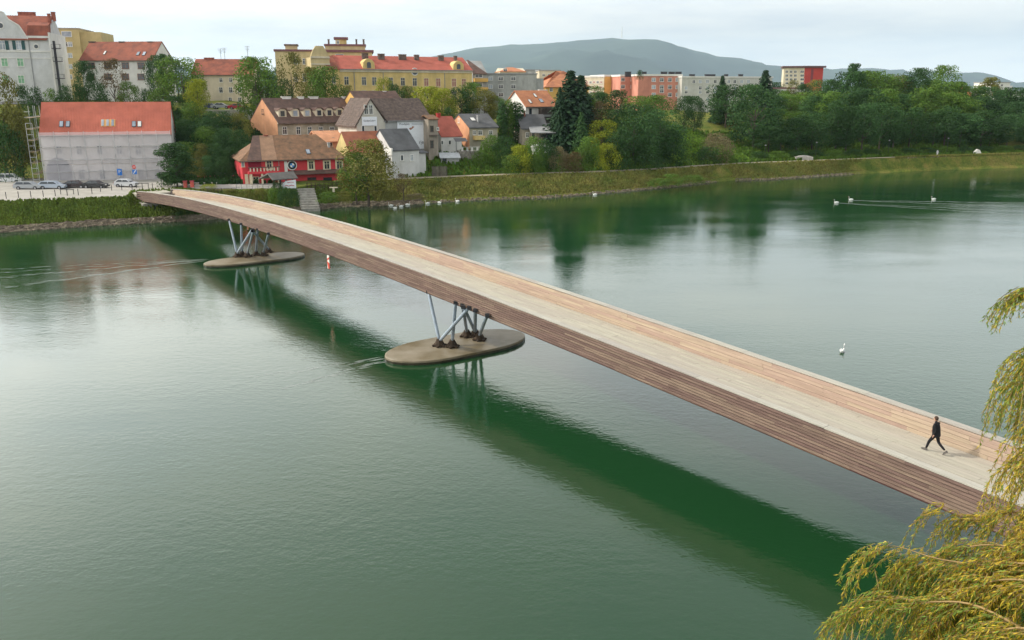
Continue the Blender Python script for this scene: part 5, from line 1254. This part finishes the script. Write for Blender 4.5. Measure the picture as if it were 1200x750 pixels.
# left trees
tree(8, 84, 50, 39, 'round2', 'olive', 'big olive green tree at the left edge behind the van'); tree(27, 128, 40, 36, 'round3', 'olive', 'olive tree close to the left end of scaffolding')
tree(-12, 110, 60, 38, 'round1', 'green', 'broad green tree cut off by the left picture edge'); tree(14, 146, 46, 33, 'bush0', 'dark', 'dark bushy growth behind the white van', zb=3.2)
for i, (x, y, w, o, p, l, lb) in enumerate([
    (38, 100, 26, 50, 'bush1', 'dark', 'dark shrub below the pale mansion left side'), (52, 102, 24, 48, 'bush2', 'dark', 'dark shrub below the fire escape'), (70, 104, 26, 47, 'bush3', 'green', 'green shrub above scaffolded roof left'),
    (85, 100, 28, 46, 'bush0', 'dark', 'dark shrub between ochre block and red roof'), (103, 99, 30, 47, 'bush1', 'dark', 'dark green shrub row before white tenement left end'), (112, 71, 26, 50, 'round4', 'blue', 'round bluish tree before the left half of white tenement'),
    (127, 98, 28, 46, 'bush2', 'dark', 'dark shrub under the bare tree'), (143, 68, 30, 50, 'sparse0', 'brown', 'thin leafed tree before the white tenement'), (160, 95, 28, 48, 'round3', 'green', 'small round green tree before right half of white tenement'),
    (176, 104, 26, 46, 'bush3', 'dark', 'dark shrub at white tenement corner'), (188, 106, 24, 44, 'bush0', 'green', 'green shrub between white tenement and big walnut'),
    (193, 64, 26, 66, 'round1', 'dark', 'dark tree directly right of the white tenement'), (205, 63, 26, 62, 'tall1', 'dark', 'tall narrow dark tree right of white tenement'),
    (222, 66, 58, 52, 'round2', 'green', 'large spreading green tree before the cream house'), (239, 92, 26, 46, 'round4', 'lime', 'small yellow green tree under the large spreading one'),
    (306, 66, 56, 50, 'round0', 'green', 'big round bright green tree between cream and ochre houses'), (318, 80, 34, 54, 'round3', 'dark', 'darker round tree at the right of the big bright one'),
    (347, 61, 40, 58, 'sparse0', 'olive', 'tall loose olive tree before the ochre villa'), (340, 92, 22, 52, 'bush2', 'dark', 'dark shrub before the ochre villa'),
    (386, 77, 48, 50, 'round1', 'green', 'dense round green tree before the yellow wing'), (372, 78, 30, 54, 'round4', 'olive', 'olive tree left of the dense round green tree'),
    (412, 100, 20, 52, 'bush1', 'olive', 'small shrub before long yellow building left'), (452, 90, 24, 52, 'round2', 'lime', 'small yellow green tree before the long yellow building'), (463, 98, 20, 50, 'round3', 'dark', 'small dark tree beside the small yellow green one'),
    (503, 101, 50, 46, 'round0', 'lime', 'broad yellow green tree below the long yellow building'), (519, 103, 34, 44, 'round3', 'lime', 'second yellow green tree right of the broad one'),
    (541, 102, 34, 48, 'round2', 'dark', 'dark green tree left of grey roofed villa top'), (552, 96, 30, 50, 'round4', 'green', 'green tree above the grey roofed villa'), (568, 104, 34, 46, 'round1', 'olive', 'olive tree above the right end of grey roofed villa'),
    (583, 112, 24, 48, 'round3', 'green', 'green tree in front of the grey block left'), (492, 118, 22, 40, 'bush1', 'dark', 'dark shrub beneath the broad yellow green tree'), (528, 126, 26, 36, 'bush3', 'dark', 'dark shrub behind the red roof cottage'),
    ]): tree(x, y, w, o, p, l, lb)
# scrubby dark slope between scaffolded house and crimson house
rr = random.Random(3)
SL = [(193,118,36),(212,112,36),(232,120,34),(250,130,34),(268,130,34),(286,132,32),(200,140,34),(222,140,34),(244,148,32),(264,150,32),(284,152,30),(236,168,30),(256,168,30),(274,172,26),(218,166,30),(246,182,26),(262,184,24),(230,188,24),(292,168,22),(188,150,20)]
WHERE = ['top left corner','upper left','upper middle left','upper middle','upper middle right','upper right corner','second row left','second row middle left','second row middle','second row middle right','second row right','third row middle left','third row middle','third row right','third row left','lower middle','lower right','lower left','right edge by crimson roof','left edge by the scaffold']
for i, (x, y, w) in enumerate(SL):
    off = 48 - (y-112)*.43; tree(x, y, w, max(14, off), 'bush%d' % (i%4), ('dark','dark','green','blue','dark','olive')[i%6], 'tangled shrub on the wooded slope behind the plaza, %s' % WHERE[i], 'shrub', group='shrubs on the wooded slope')
# middle: cypress and spruces
tree(589, 116, 14, 22, 'column0', 'dark', 'narrow dark cypress, left of the cypress group'); tree(596, 114, 15, 23, 'column0', 'green', 'bright narrow cypress between two dark ones'); tree(604, 117, 24, 24, 'column0', 'dark', 'broad dark cypress, right of the cypress group')
tree(667, 80, 66, 16, 'spruce0', 'spruce', 'very tall dark spruce standing beside the white gabled house'); tree(679, 86, 56, 20, 'spruce1', 'spruce', 'second tall dark spruce close behind the tallest one'); tree(655, 100, 30, 14, 'spruce1', 'spruce', 'smaller spruce at left foot of the tallest one')
tree(680, 130, 30, 10, 'spruce0', 'blue', 'bluish young conifer before the tall spruces')
tree(842, 87, 26, 44, 'spruce1', 'spruce', 'dark spruce before the off white long block'); tree(891, 80, 44, 26, 'spruce0', 'spruce', 'dark pointed spruce left of the red tower'); tree(993, 74, 26, 40, 'tall1', 'dark', 'lone dark feathery tree rising above the right forest')
tree(747, 82, 9, 60, 'bush2', 'dark', 'dark treetop just above the salmon block', zb=24)
MID = [(575,158,30,9,'bush0','green','green shrub under the grey roofed villa'),(590,160,34,7,'bush2','dark','dark shrub before the cypress group left foot'),(608,170,36,3,'bush1','lime','yellow green rounded shrub at the path below the cypresses'),
 (625,160,38,4,'bush3','green','green rounded shrub before the covered terrace'),(640,164,34,4,'bush0','dark','dark rounded shrub right of the terrace shrub'),(600,182,30,2,'bush2','green','low green shrub on the path edge under the cypresses'),(628,182,30,2.5,'bush1','green','low green shrub on path edge before the terrace'),
 (655,172,30,4,'bush3','rough','brownish shrub at the foot of the spruces'),(672,178,30,3,'bush0','brown','dull brown shrub low by the path under the spruces'),(561,176,26,8,'bush3','green','bright green shrub below the garden terrace'),
 (690,112,22,20,'round3','green','green tree just right of the tall spruces'),(699,108,32,26,'round4','dark','dark round tree before the golden block'),(722,105,32,28,'round0','dark','dark round tree before the salmon stair block'),(703,118,28,16,'sparse0','brown','thin brownish tree beside the tall spruces'),
 (704,140,40,9,'round2','lime','bright yellow green bushy tree right of spruces'),(690,160,34,4,'bush2','green','green shrub at path right of the spruces'),(712,168,36,3,'bush1','lime','yellow green shrub at the path in front of big dark tree'),
 (745,112,44,18,'round1','green','green treetop left above the big dark tree'),(768,111,44,20,'round0','green','bright green treetop before the salmon block'),(742,122,66,9,'round3','blue','very big dark round tree above the river path'),(772,128,56,8,'round2','blue','big dark round tree right of the very big one'),
 (726,150,44,4,'bush0','dark','dark shrub at left foot of the big dark tree'),(757,160,48,3,'bush3','dark','dark shrub at the foot of the big dark tree'),(786,152,40,4,'bush1','dark','dark shrub at right foot of the big dark trees'),
 (800,112,26,26,'round4','dark','small dark round tree before the white block, left'),(812,112,24,28,'round1','dark','small dark round tree before the white block, right'),
 (882,98,60,16,'round3','blue','big dark round tree at the top of the open grass slope'),(840,156,44,5,'bush0','rough','large dry bush with reddish tint on open slope'),(829,172,34,2.8,'bush2','dark','dark low bush by the path under the dry bushes'),(852,177,22,3,'bush3','green','small green bush beside path under the dry bushes')]
for q in MID: tree(q[0], q[1], q[2], q[3], q[4], q[5], q[6])
# right forest: three ranks
FOR = []
rr = random.Random(21)
top = [(855,96),(880,98),(905,110),(930,108),(950,100),(975,84),(1000,82),(1030,84),(1060,88),(1090,90),(1120,97),(1150,99),(1180,102),(1215,102),(1250,102),(1290,102)]
for i, x in enumerate(range(852, 1300, 23)): FOR.append((x + rr.uniform(-5,5), lerp_tab(top, x) + rr.uniform(-2,5), rr.uniform(44,58), rr.uniform(34,44), 'round%d'%rr.randrange(5), rr.choice(['green','blue','green','dark','green']), 'back'))
for i, x in enumerate(range(888, 1300, 21)): FOR.append((x + rr.uniform(-5,5), lerp_tab(top, x) + rr.uniform(13,24), rr.uniform(40,54), rr.uniform(20,28), 'round%d'%rr.randrange(5), rr.choice(['blue','green','dark','green','olive'][:4]), 'middle'))
for i, x in enumerate(range(898, 1300, 19)): FOR.append((x + rr.uniform(-5,5), lerp_tab(top, x) + rr.uniform(30,42), rr.uniform(32,46), rr.uniform(9.5,13), 'round%d'%rr.randrange(5), rr.choice(['blue','dark','dark','blue']), 'front'))
SPEC = [(1046,88,34,40,'round1','olive','round olive brown tree rising above the forest'),(1036,92,30,38,'round3','brown','autumn brown treetop left of the tall pair'),(1068,79,34,44,'round4','dark','tall dark tree of the pair above the forest'),(1098,76,38,46,'round0','green','tallest airy green tree of the pair above the forest'),(1118,96,20,50,'tall1','dark','dark narrow tree left of orange roof'),
 (1153,90,26,48,'tall0','olive','slender pale green tree between orange roof and white house'),(1173,104,16,46,'round2','dark','small dark tree before white modern house'),(1136,106,14,40,'round3','dark','small dark treetop before the orange roof'),(970,93,22,46,'tall1','blue','bluish pointed treetop left of the lone feathery tree'),
 (925,93,16,70,'round2','olive','olive tree before the tower base left'),(950,93,22,68,'round3','yellow','autumn yellow tree before the red tower'),(938,98,20,66,'round4','dark','dark tree before the red tower base'),(935,108,26,50,'round1','olive','olive tree before the flat white pavilion'),(915,106,18,52,'round0','green','green treetop at left of flat white pavilion')]
for q in SPEC: tree(*q)
seen = {}
for i, (x, y, w, o, p, l, rk) in enumerate(FOR):
    seen.setdefault(rk, []).append(i)
ordn = ['first','second','third','fourth','fifth','sixth','seventh','eighth','ninth','tenth','eleventh','twelfth','thirteenth','fourteenth','fifteenth','sixteenth','seventeenth','eighteenth','nineteenth','twentieth','twenty-first','twenty-second','twenty-third']
cnt = {'back':0,'middle':0,'front':0}
for (x, y, w, o, p, l, rk) in FOR:
    k = cnt[rk]; cnt[rk] += 1
    tree(x, y, w, o, p, l, '%s forest tree, %s from the left in the %s rank of the right bank' % (KINDW[l], ordn[k], rk), group='trees of the right bank forest')
# low growth at forest edge
for i, x in enumerate(range(890, 1290, 22)):
    tree(x, 177.5 - i*.55, 26, 6.0, 'bush%d'%(i%4), ('dark','green','dark')[i%3], 'low shrub at the forest edge beside the path, %s from the left' % ordn[i], group='low shrubs at the forest edge')
# far tree line on the left and centre horizon
for i, (x, y, w, o) in enumerate([(200,60,20,120),(185,66,30,110),(330,78,40,100),(215,70,40,110),(470,100,40,70),(720,92,30,140),(905,96,30,120),(690,100,40,90),(870,100,50,90),(895,104,46,70),(1075,104,60,90),(1130,112,60,80),(1190,114,60,80),(1235,112,60,80),(1020,104,60,80),(975,108,60,70)]):
    tree(x, y, w, o, 'round%d'%(i%5), ('dark','green','blue')[i%3], 'background %s tree behind the first houses, %s from the list of far ones' % (('dark','green','blue')[i%3], ordn[i]) if False else 'distant %s tree filling the gap at the skyline, %s one counted from left' % (('dark','green','bluish')[i%3], ordn[sorted([200,185,330,215,470,720,905,690,870,895,1075,1130,1190,1235,1020,975]).index(x)]), group='distant skyline trees')
# bank plants around the stairs and under the bridge
for i, (x, y, z, w, ht, l, lb) in enumerate([(305,236,2.2,20,16,'olive','olive shrub on the bank below the grey railing'),(322,238,2.0,20,18,'green','green shrub on the bank left of the ivy canopy'),(333,241,1.8,20,22,'dark','dark ivy mass under the ivy canopy'),(326,223,3.3,17,14,'dark','ivy wrapped round the canopy posts'),(345,241,1.6,16,20,'dark','dark shrub at the left side of the river stairs'),(288,233,2.6,22,10,'olive','low olive shrub on the bank by the bridge'),
     (385,237,2.0,28,12,'green','green shrub right of the river stairs'),(402,238,1.6,26,14,'olive','olive shrub near the riverside tree'),(245,222,3.3,24,5,'lime','low flower bed by the wooden fence'),(270,228,3.0,22,6,'olive','low grass clump behind the bridge rail'),(212,256,.9,14,9,'dark','dark shrub growing under the bridge end'),(226,252,1.2,18,10,'dark','second dark shrub growing under the bridge end'),(505,216,2.8,20,5,'olive','low clump at path edge by the plank fence'),
     (786,216,1.0,34,12,'green','lush green clump on the bank where it bulges'),(812,215,1.0,34,10,'green','lush clump right of the bank bulge'),(770,218,1.2,26,9,'green','lush clump left of the bank bulge'),(458,233,1.6,26,10,'olive','scrub on the bank right of riverside tree'),(488,233,1.2,28,6,'rough','dry scrub low on the bank by the swans'),(870,186,3.6,40,8,'green','ground hugging green shrubs at the forest corner'),(895,187,3.6,36,7,'green','ground hugging green shrubs beside stone block')]):
    P = atz(x, y, z); t = proj(P)[2]; ti = tree(x, y-ht, w, 0, 'bush%d'%(i%4), l, lb, P=P)

# ivy on slope and riprap, tufts: uncountable cover
def scatter(name, m, count, cr_, fn_off, size, kindf, seed=5, z0=.02):
    rr = random.Random(seed); mb = MB()
    for _ in range(count):
        c = rr.uniform(*cr_); w = lerp_tab(WL, c); tt = lerp_tab(TL, c); o = fn_off(rr, c, w, tt)
        X, Y = VP.x*c + VD.x*o, VP.y*c + VD.y*o
        if o < tt:
            k = (o-w-1.6)/max(.5, tt-w-1.6)
            z = .75 + (ZT-.75)*(max(0,k)**.9) if k > 0 else max(-.05, .7*(o-w)/1.6)
        else: z = ground(X, Y)
        kindf(mb, Vector((X, Y, z+z0)), size*rr.uniform(.5,1.5), rr)
    o = mb.build(name, m); o['kind'] = 'stuff'; return o
def rock(mb, p, s, rr):
    b = len(mb.v); sx, sy, sz = s*rr.uniform(.7,1.5), s*rr.uniform(.6,1.1), s*rr.uniform(.5,.9); a = rr.uniform(0,3)
    for i in range(8):
        x, y, z = ((-1,1)[i&1])*sx*rr.uniform(.7,1), ((-1,1)[(i>>1)&1])*sy*rr.uniform(.7,1), ((-1,1)[(i>>2)&1])*sz*rr.uniform(.6,1)
        mb.v.append((p.x + x*cos(a)-y*sin(a), p.y + x*sin(a)+y*cos(a), p.z+z))
    for f in ((0,2,3,1),(4,5,7,6),(0,1,5,4),(1,3,7,5),(3,2,6,7),(2,0,4,6)): mb.f.append(tuple(b+i for i in f)); mb.m.append(0)
def tuft(mb, p, s, rr):
    for k in range(3):
        a = rr.uniform(0, pi*2); d = Vector((cos(a), sin(a), 0))*s*.45; u = Vector((rr.uniform(-.3,.3)*s, rr.uniform(-.3,.3)*s, s)); mb.face([p-d, p+d, p+d*.3+u, p-d*.3+u])
cA, cB = cpx(-60), cpx(1215)
tag(scatter('riprap_stones', M_STONE, 5200, (cA, cpx(470)), lambda r,c,w,t: w + r.uniform(-.35, 1.35), .26, rock), 'rough grey stones lining the water edge below the plaza', 'stones')
tag(scatter('waterline_stones', M_STONE, 2000, (cpx(470), cB), lambda r,c,w,t: w + r.uniform(-.2, .7), .19, rock, 8), 'small stones along the water edge of the right bank', 'stones')
G1 = mat('grass_blades', (.16,.21,.035), .9, c2=(.10,.15,.028), scale=.25, rnd=.35, spec=.1); G2 = mat('dry_grass_blades', (.27,.235,.07), .9, c2=(.14,.18,.04), scale=.2, rnd=.35, spec=.1)
tag(scatter('bank_grass_tufts', G1, 16000, (cA, cpx(420)), lambda r,c,w,t: w + 1.3 + (t-w-1.3)*r.uniform(0,1), .35, tuft, 9), 'green grass covering the bank slope below the plaza', 'grass')
tag(scatter('meadow_grass_tufts', G2, 24000, (cpx(420), cB), lambda r,c,w,t: w + .9 + (t-w-.9)*r.uniform(0,1), .35, tuft, 10), 'mixed green and dry grass covering the right bank slope', 'grass')
tag(scatter('slope_undergrowth', LF['green'], 15000, (cpx(480), cB), lambda r,c,w,t: t + 2.8 + 30*r.uniform(0,1)**1.3, .6, tuft, 12), 'low green undergrowth behind the riverside path', 'undergrowth')
tag(scatter('hill_undergrowth', LF['dark'], 11000, (cpx(205), cpx(480)), lambda r,c,w,t: t + 12 + 40*r.uniform(0,1), .7, tuft, 13), 'dark undergrowth covering the slope behind the houses', 'undergrowth')

tag(scatter('open_slope_grass', mat('fresh_grass_blades', (.20,.32,.04), .9, c2=(.13,.22,.03), scale=.3, rnd=.3, spec=.1), 9000, (cpx(806), cpx(900)), lambda r,c,w,t: t + 3 + 36*r.uniform(0,1), .5, tuft, 15), 'bright green grass on the open slope below the white block', 'grass')

# ------------------------------------------------------------------ swans
def swan_proto():
    r = empty('swan', (0,0,0)); mb = MB(); mb.blob((0,0,.12), (.48,.22,.22), 12, 8); mb.blob((-.42,0,.2), (.22,.12,.1), 8, 6); b = mb.build('body', M_SWAN, r, True)
    mb = MB(); mb.blob((-.1,.14,.24), (.38,.08,.16), 8, 6); mb.blob((-.1,-.14,.24), (.38,.08,.16), 8, 6); mb.build('wings', M_SWAN, r, True)
    mb = MB(); mb.tube([(.36,0,.15),(.5,0,.3),(.47,0,.5),(.44,0,.68),(.5,0,.8),(.6,0,.8)], [.10,.07,.055,.05,.05,.06], 8); mb.build('neck', M_SWAN, r, True)
    mb = MB(); mb.tube([(.62,0,.79),(.70,0,.765),(.78,0,.745)], [.045,.035,.015], 6); mb.build('beak', mat('orange_beak', (.6,.2,.03), .5), r, True); return r
M_SWAN = mat('white_feathers', (.80,.80,.77), .8, var=.04)
SW = [(166,261.5,'a',1),(178,260.5,'b',0),(189,259,'c',1),(198,259.5,'d',0),(212,258.5,'e',1),(226,257.5,'f',0),(234,256,'g',1),(250,256,'h',0),(458,241.5,'i',1),(463,244.5,'j',0),(470,242.5,'k',1),(478,240.5,'l',0),(501,239,'m',1),(515,238.2,'n',0),(536,236.5,'o',1),(600,231.5,'p',0),(697,228.5,'q',1),(980,238,'r',2),(997,234.5,'s',2),(1094,234,'t',2),(987,412.5,'u',3)]
lbs = ['leftmost swan of the row under the bridge end','second swan from left under the bridge end','third swan from left below the plaza bank','fourth swan from left below the plaza bank','swan in the middle of the row behind the bridge','swan next to the tight pair behind the bridge','swan of the tight pair nearest the pier behind the bridge','last swan of the row, just above the bridge side',
 'swan at the left of the small flock below the sapling','lowest swan of the flock below the sapling','swan between others in the flock below the sapling','rightmost swan of the flock below the sapling','swan alone under the mustard and white houses bank','long swan pair shape resting by the stones','swan close to the stony edge right of the flock','swan swimming below the path under the grey villa','lone swan near the middle of the far bank','leading swan at the front of two long wakes','second swan trailing the leader with a wake','distant small swan at the start of the far wake','lone swan in open water above the bridge']
proto = swan_proto()
for i, (x, y, _, kd) in enumerate(SW):
    o = proto if i == 0 else copy_tree(proto)
    o.location = atz(x, y, 0.0); o.rotation_euler.z = {0: RND.uniform(-.6,.6), 1: pi+RND.uniform(-.6,.6), 2: pi, 3: .9}[kd]; 
    o.scale = (.72,.72,.72) if kd == 3 else (.8,.8,.8)
    tag(o, lbs[i], 'swan', 'swans on the river')

M_WAKE = mat('wake_sky_sheen', (.42,.46,.43), .35, alpha=.42, var=.2, spec=.8)  # pale wake ribbons; sky reflection on broken water put into the colour
def wake(name, pa, pb, w0, w1, n_, seed, label):
    rr = random.Random(seed); A_, B_ = atz(*pa, .012), atz(*pb, .012); d = (B_-A_).normalized(); sd_ = Vector((-d.y, d.x, 0)); L = (B_-A_).length; mb = MB()
    for k in range(n_):
        f_ = rr.random(); c = A_ + d*L*f_ + sd_*((w0+(w1-w0)*f_)*rr.choice((-1,1))*rr.uniform(.75,1.05) + .25*sin(f_*30)); l = rr.uniform(.5,2.6)*(1.1-f_*.5); w = rr.uniform(.03,.11)*(1.2-f_*.6)
        mb.face([c - d*l*.5, c + sd_*w, c + d*l*.5, c - sd_*w])
    tag(mb.build(name, M_WAKE), label, 'wake', kind='stuff')
wake('pier_wake', (238,305), (-10,332), .3, 3.6, 260, 1, 'broken water trailing from the nose of the farther pier')
wake('pier_wake', (238,304), (-10,318), .3, 1.2, 120, 4, 'thin line of broken water left of the farther pier')
wake('swan_wake', (982,238), (1240,252), .1, 3.2, 520, 2, 'long bright wake behind the leading swan')
wake('swan_wake', (999,235), (1240,241), .1, 4.0, 520, 3, 'long bright wake behind the second swan')
wake('pier_wake', (455,420), (300,452), .3, 2.2, 70, 6, 'faint ripples trailing from the nose of the nearer pier')

# ------------------------------------------------------------------ willow in the foreground
#  branch system: pendulous shoots hanging from arching limbs; trunk stands on the near bank outside the frame
M_WIL = [mat('willow_leaf_gold', (.62,.45,.04), .6, c2=(.36,.27,.03), scale=3, rnd=.3, transl=.4), mat('willow_leaf_green', (.24,.33,.05), .6, c2=(.11,.18,.025), scale=3, rnd=.3, transl=.4)]
M_TWIG = mat('willow_twig', (.30,.20,.08), .7, var=.2)
wr = empty('weeping_willow', (15.5, 7.5, 3.0), 0, 'weeping willow with yellowing narrow leaves in the right foreground', 'tree'); WO = Vector((15.5, 7.5, 3.0))
MB().tube([(0,0,-1),(0,0,2),(-.4,.2,5),(-.8,.5,8.5),(-1.2,.7,12)], [.75,.6,.5,.38,.22], 12).build('trunk', M_BARK, wr, True)
rr = random.Random(77); LV = [MB(), MB()]; TW = MB()
def leaf(p, d, s, mi):
    side = d.cross(Vector((rr.uniform(-1,1), rr.uniform(-1,1), rr.uniform(-1,1))))
    if side.length < .01: return
    side.normalize(); w = s*.085
    LV[mi].face([p, p + d*s*.45 + side*w, p + d*s, p + d*s*.45 - side*w])
def shoot(p, length, drift, gold=.6, dens=1.0):
    """hanging shoot from p (world), leaves along it"""
    n_ = max(3, int(length/.12)); pts = [p.copy()]; d = Vector((drift.x, drift.y, -.15)).normalized()
    for k in range(n_):
        d = (d + Vector((rr.uniform(-.12,.12), rr.uniform(-.12,.12), -.34))).normalized(); pts.append(pts[-1] + d*length/n_)
    TW.tube([q - WO for q in pts[::2] + [pts[-1]]], [.005]*(len(pts[::2])) + [.002], 3, cap=False)
    for a, b in zip(pts, pts[1:]):
        dd = (b-a).normalized()
        for k in range(int(10*dens)):
            q = a.lerp(b, rr.random()); o = Vector((rr.uniform(-1,1), rr.uniform(-1,1), rr.uniform(-1.1,.1)))*.8 + dd*.7
            leaf(q - WO, o.normalized(), rr.uniform(.05,.10), 0 if rr.random() < gold*.85 else 1)
def limb(pix, depths, r0, r1, nshoot, slen, gold=.6, spread=.35, dens=1.0, n0=0.0):
    pts = [att(x, y, t) for (x, y), t in zip(pix, depths)]
    # smooth resample
    rs = []
    for i in range(len(pts)-1):
        p0 = pts[max(0,i-1)]; p1 = pts[i]; p2 = pts[i+1]; p3 = pts[min(len(pts)-1,i+2)]
        for k in range(6):
            t = k/6; rs.append(.5*((2*p1) + (p2-p0)*t + (2*p0-5*p1+4*p2-p3)*t*t + (-p0+3*p1-3*p2+p3)*t**3))
    rs.append(pts[-1]); m_ = MB(); rd = [(r0*.55) + (r1*.5-r0*.55)*min(1, i/(len(rs)-1)*1.3) for i in range(len(rs))]; m_.tube([q-WO for q in rs], rd, 6); m_.build('limb', M_TWIG, wr, True)
    nshoot = int(nshoot*3.2)
    for k in range(nshoot):
        f_ = n0 + (1-n0)*(k+rr.random())/nshoot; i = min(len(rs)-2, int(f_*(len(rs)-1))); p = rs[i].lerp(rs[i+1], rr.random()); dr = (rs[i+1]-rs[i]).normalized()
        dr = dr + Vector((rr.uniform(-1,1), rr.uniform(-1,1), .2))*.7; L = slen*rr.uniform(.35,1.1)
        p = p + Vector((rr.uniform(-1,1), rr.uniform(-1,1), rr.uniform(-.3,.3)))*spread*.4
        shoot(p, L, dr, gold, dens)
limb([(1480,800),(1330,700),(1180,668),(1100,655),(1040,640),(1000,690)][:5] + [(1015,672)], [9,10,11,11.5,12,12.2], .05, .008, 26, .9, .45)
limb([(1400,900),(1260,780),(1150,712),(1080,705),(1030,700),(990,722)], [8.5,9.5,10.5,11,11.5,11.7], .05, .008, 44, 1.0, .4)
limb([(1500,760),(1350,640),(1250,600),(1190,600),(1140,608),(1105,592)], [10,11,12,12.5,13,13.2], .05, .008, 22, 1.0, .65, n0=.35)
limb([(1450,860),(1300,720),(1210,650),(1140,640),(1090,668),(1066,650)], [9,10,11,11.5,12,12], .05, .008, 44, 1.2, .5)
limb([(1420,880),(1320,760),(1230,690),(1170,680),(1130,700),(1100,735)], [8.5,9.3,10,10.5,11,11], .05, .01, 60, 1.2, .75)
limb([(1480,700),(1380,620),(1290,590),(1235,605),(1190,640),(1160,690)], [10,11,11.5,12,12,12], .05, .01, 60, 1.3, .85)
limb([(1450,780),(1350,690),(1270,640),(1210,640),(1160,670)], [9,10,10.5,11,11], .05, .01, 60, 1.3, .85)
limb([(1400,900),(1300,800),(1220,740),(1150,745),(1090,780),(1040,790)], [8,9,9.5,10,10.3,10.5], .05, .01, 56, 1.0, .7)
limb([(1350,950),(1270,850),(1180,790),(1100,800)], [8,8.7,9.2,9.5], .05, .01, 40, 1.0, .75)
limb([(1500,600),(1400,540),(1320,530),(1260,560),(1222,610)], [10,11,12,12.5,12.5], .05, .01, 34, 1.2, .85)
limb([(1480,420),(1380,370),(1290,370),(1250,395),(1208,412)], [10,11,12,12.8,13], .04, .008, 22, 1.4, .5, n0=.6)
limb([(1480,400),(1350,340),(1260,330),(1222,335),(1204,342)], [10,11,12,12.6,12.8], .04, .008, 14, .8, .35, n0=.75)
limb([(1500,480),(1400,430),(1300,430),(1255,440),(1197,440)], [10,11,12,12.8,13], .04, .006, 18, 1.2, .45, n0=.6)
limb([(1500,520),(1400,470),(1300,450),(1240,470),(1206,500)], [10,11,12,12.6,12.8], .04, .008, 16, 1.0, .75, n0=.5)
limb([(1500,540),(1400,490),(1300,480),(1250,500),(1212,530),(1204,560)], [10,11,11.8,12.3,12.6,12.7], .04, .008, 26, 1.3, .75, n0=.4)
limb([(1450,820),(1350,720),(1260,670),(1190,660),(1140,665),(1120,690)], [8.8,9.6,10.3,10.8,11.2,11.3], .05, .01, 40, 1.1, .7)
LV[0].build('golden_foliage', M_WIL[0], wr)['kind'] = 'stuff'; LV[1].build('green_foliage', M_WIL[1], wr)['kind'] = 'stuff'; TW.build('twigs', M_TWIG, wr)['kind'] = 'stuff'
for i, e in enumerate([(9,10),(10.5,9),(12,8)]):
    P = att(1420, 760, 9); MB().tube([Vector((-.4,.2,6+i*1.6)), (P-WO)*.5 + Vector((0,0,3.5-i*.4)), P-WO+Vector((0,0,i*.6))], [.25,.14,.05], 8).build('limb', M_BARK, wr, True)

# ------------------------------------------------------------------ mountain range
MP = [(-900,100),(-400,96),(0,93),(200,90),(380,80),(480,70),(520,61),(560,56.5),(600,51.5),(640,48),(680,44.5),(715,42),(745,44.5),(768,47),(790,53),(830,65),(868,69),(884,74.5),(915,76),(945,82),(985,90),(1020,97),(1100,105),(1200,106),(1500,106),(2200,107)]
mb = MB(); NX, NY = 240, 26; YR = 12000
for j in range(NY+1):
    k = j/NY
    for i in range(NX+1):
        px = -900 + 3100*i/NX; top = lerp_tab(MP, px); Zr = zrow(YR, top) - 15
        Y = YR - 3000*(1-k) if k < .8 else YR - 3000*.2 + (k-.8)*5*3400
        X = (px-600)/FOC*(YR*CP)*1.02
        kk = min(1, k/.8) if k <= .8 else max(0, 1-(k-.8)*3.5)
        Yy = YR - 3400*(1-min(1,k/.8)) if k <= .8 else YR + (k-.8)*5*2500
        g = kk**.85 if k <= .8 else kk
        nzv = noise.fractal(Vector((X*.0007, Yy*.0007, 1)), 1, 2, 6)
        z = 10 + Zr*g + nzv*260*sin(pi*min(1,g)*.98)*(1 if k <= .8 else .3)
        z += noise.noise(Vector((X*.006, Yy*.006, 4)))*14
        mb.v.append((X, Yy, z))
for j in range(NY):
    for i in range(NX): a = j*(NX+1)+i; mb.f.append((a, a+1, a+NX+2, a+NX+1)); mb.m.append(0)
M_MT = mat('forest_hills', (.045,.065,.045), .95, var=.35, c2=(.022,.036,.028), scale=.0010, spec=.05, bump=0)
tag(mb.build('mountain', M_MT, smooth=True), kind='structure')
P = att(718, 43.5, YR/CP); r = empty('summit_mast', (P.x, YR-10, P.z-70), 0, 'tiny white transmitter mast on the mountain summit', 'mast'); MB().tube([(0,0,0),(0,0,140)], [12,5], 6).build('tower', M_WHITE, r)

# ------------------------------------------------------------------ haze
hz = MB().box(-21000, 21000, -400, 18500, -6, 1000).build('haze', bpy.data.materials.new('haze_air')); hz['kind'] = 'stuff'
m = hz.data.materials[0]; m.use_nodes = True; m.node_tree.nodes.clear(); o_ = m.node_tree.nodes.new('ShaderNodeOutputMaterial'); v = m.node_tree.nodes.new('ShaderNodeVolumePrincipled')
v.inputs['Density'].default_value = 5.0e-5; v.inputs['Color'].default_value = (.66,.85,1,1); v.inputs['Anisotropy'].default_value = .2
m.node_tree.links.new(v.outputs[0], o_.inputs['Volume'])
print('objects', len(bpy.data.objects), 'polys', sum(len(x.polygons) for x in bpy.data.meshes))
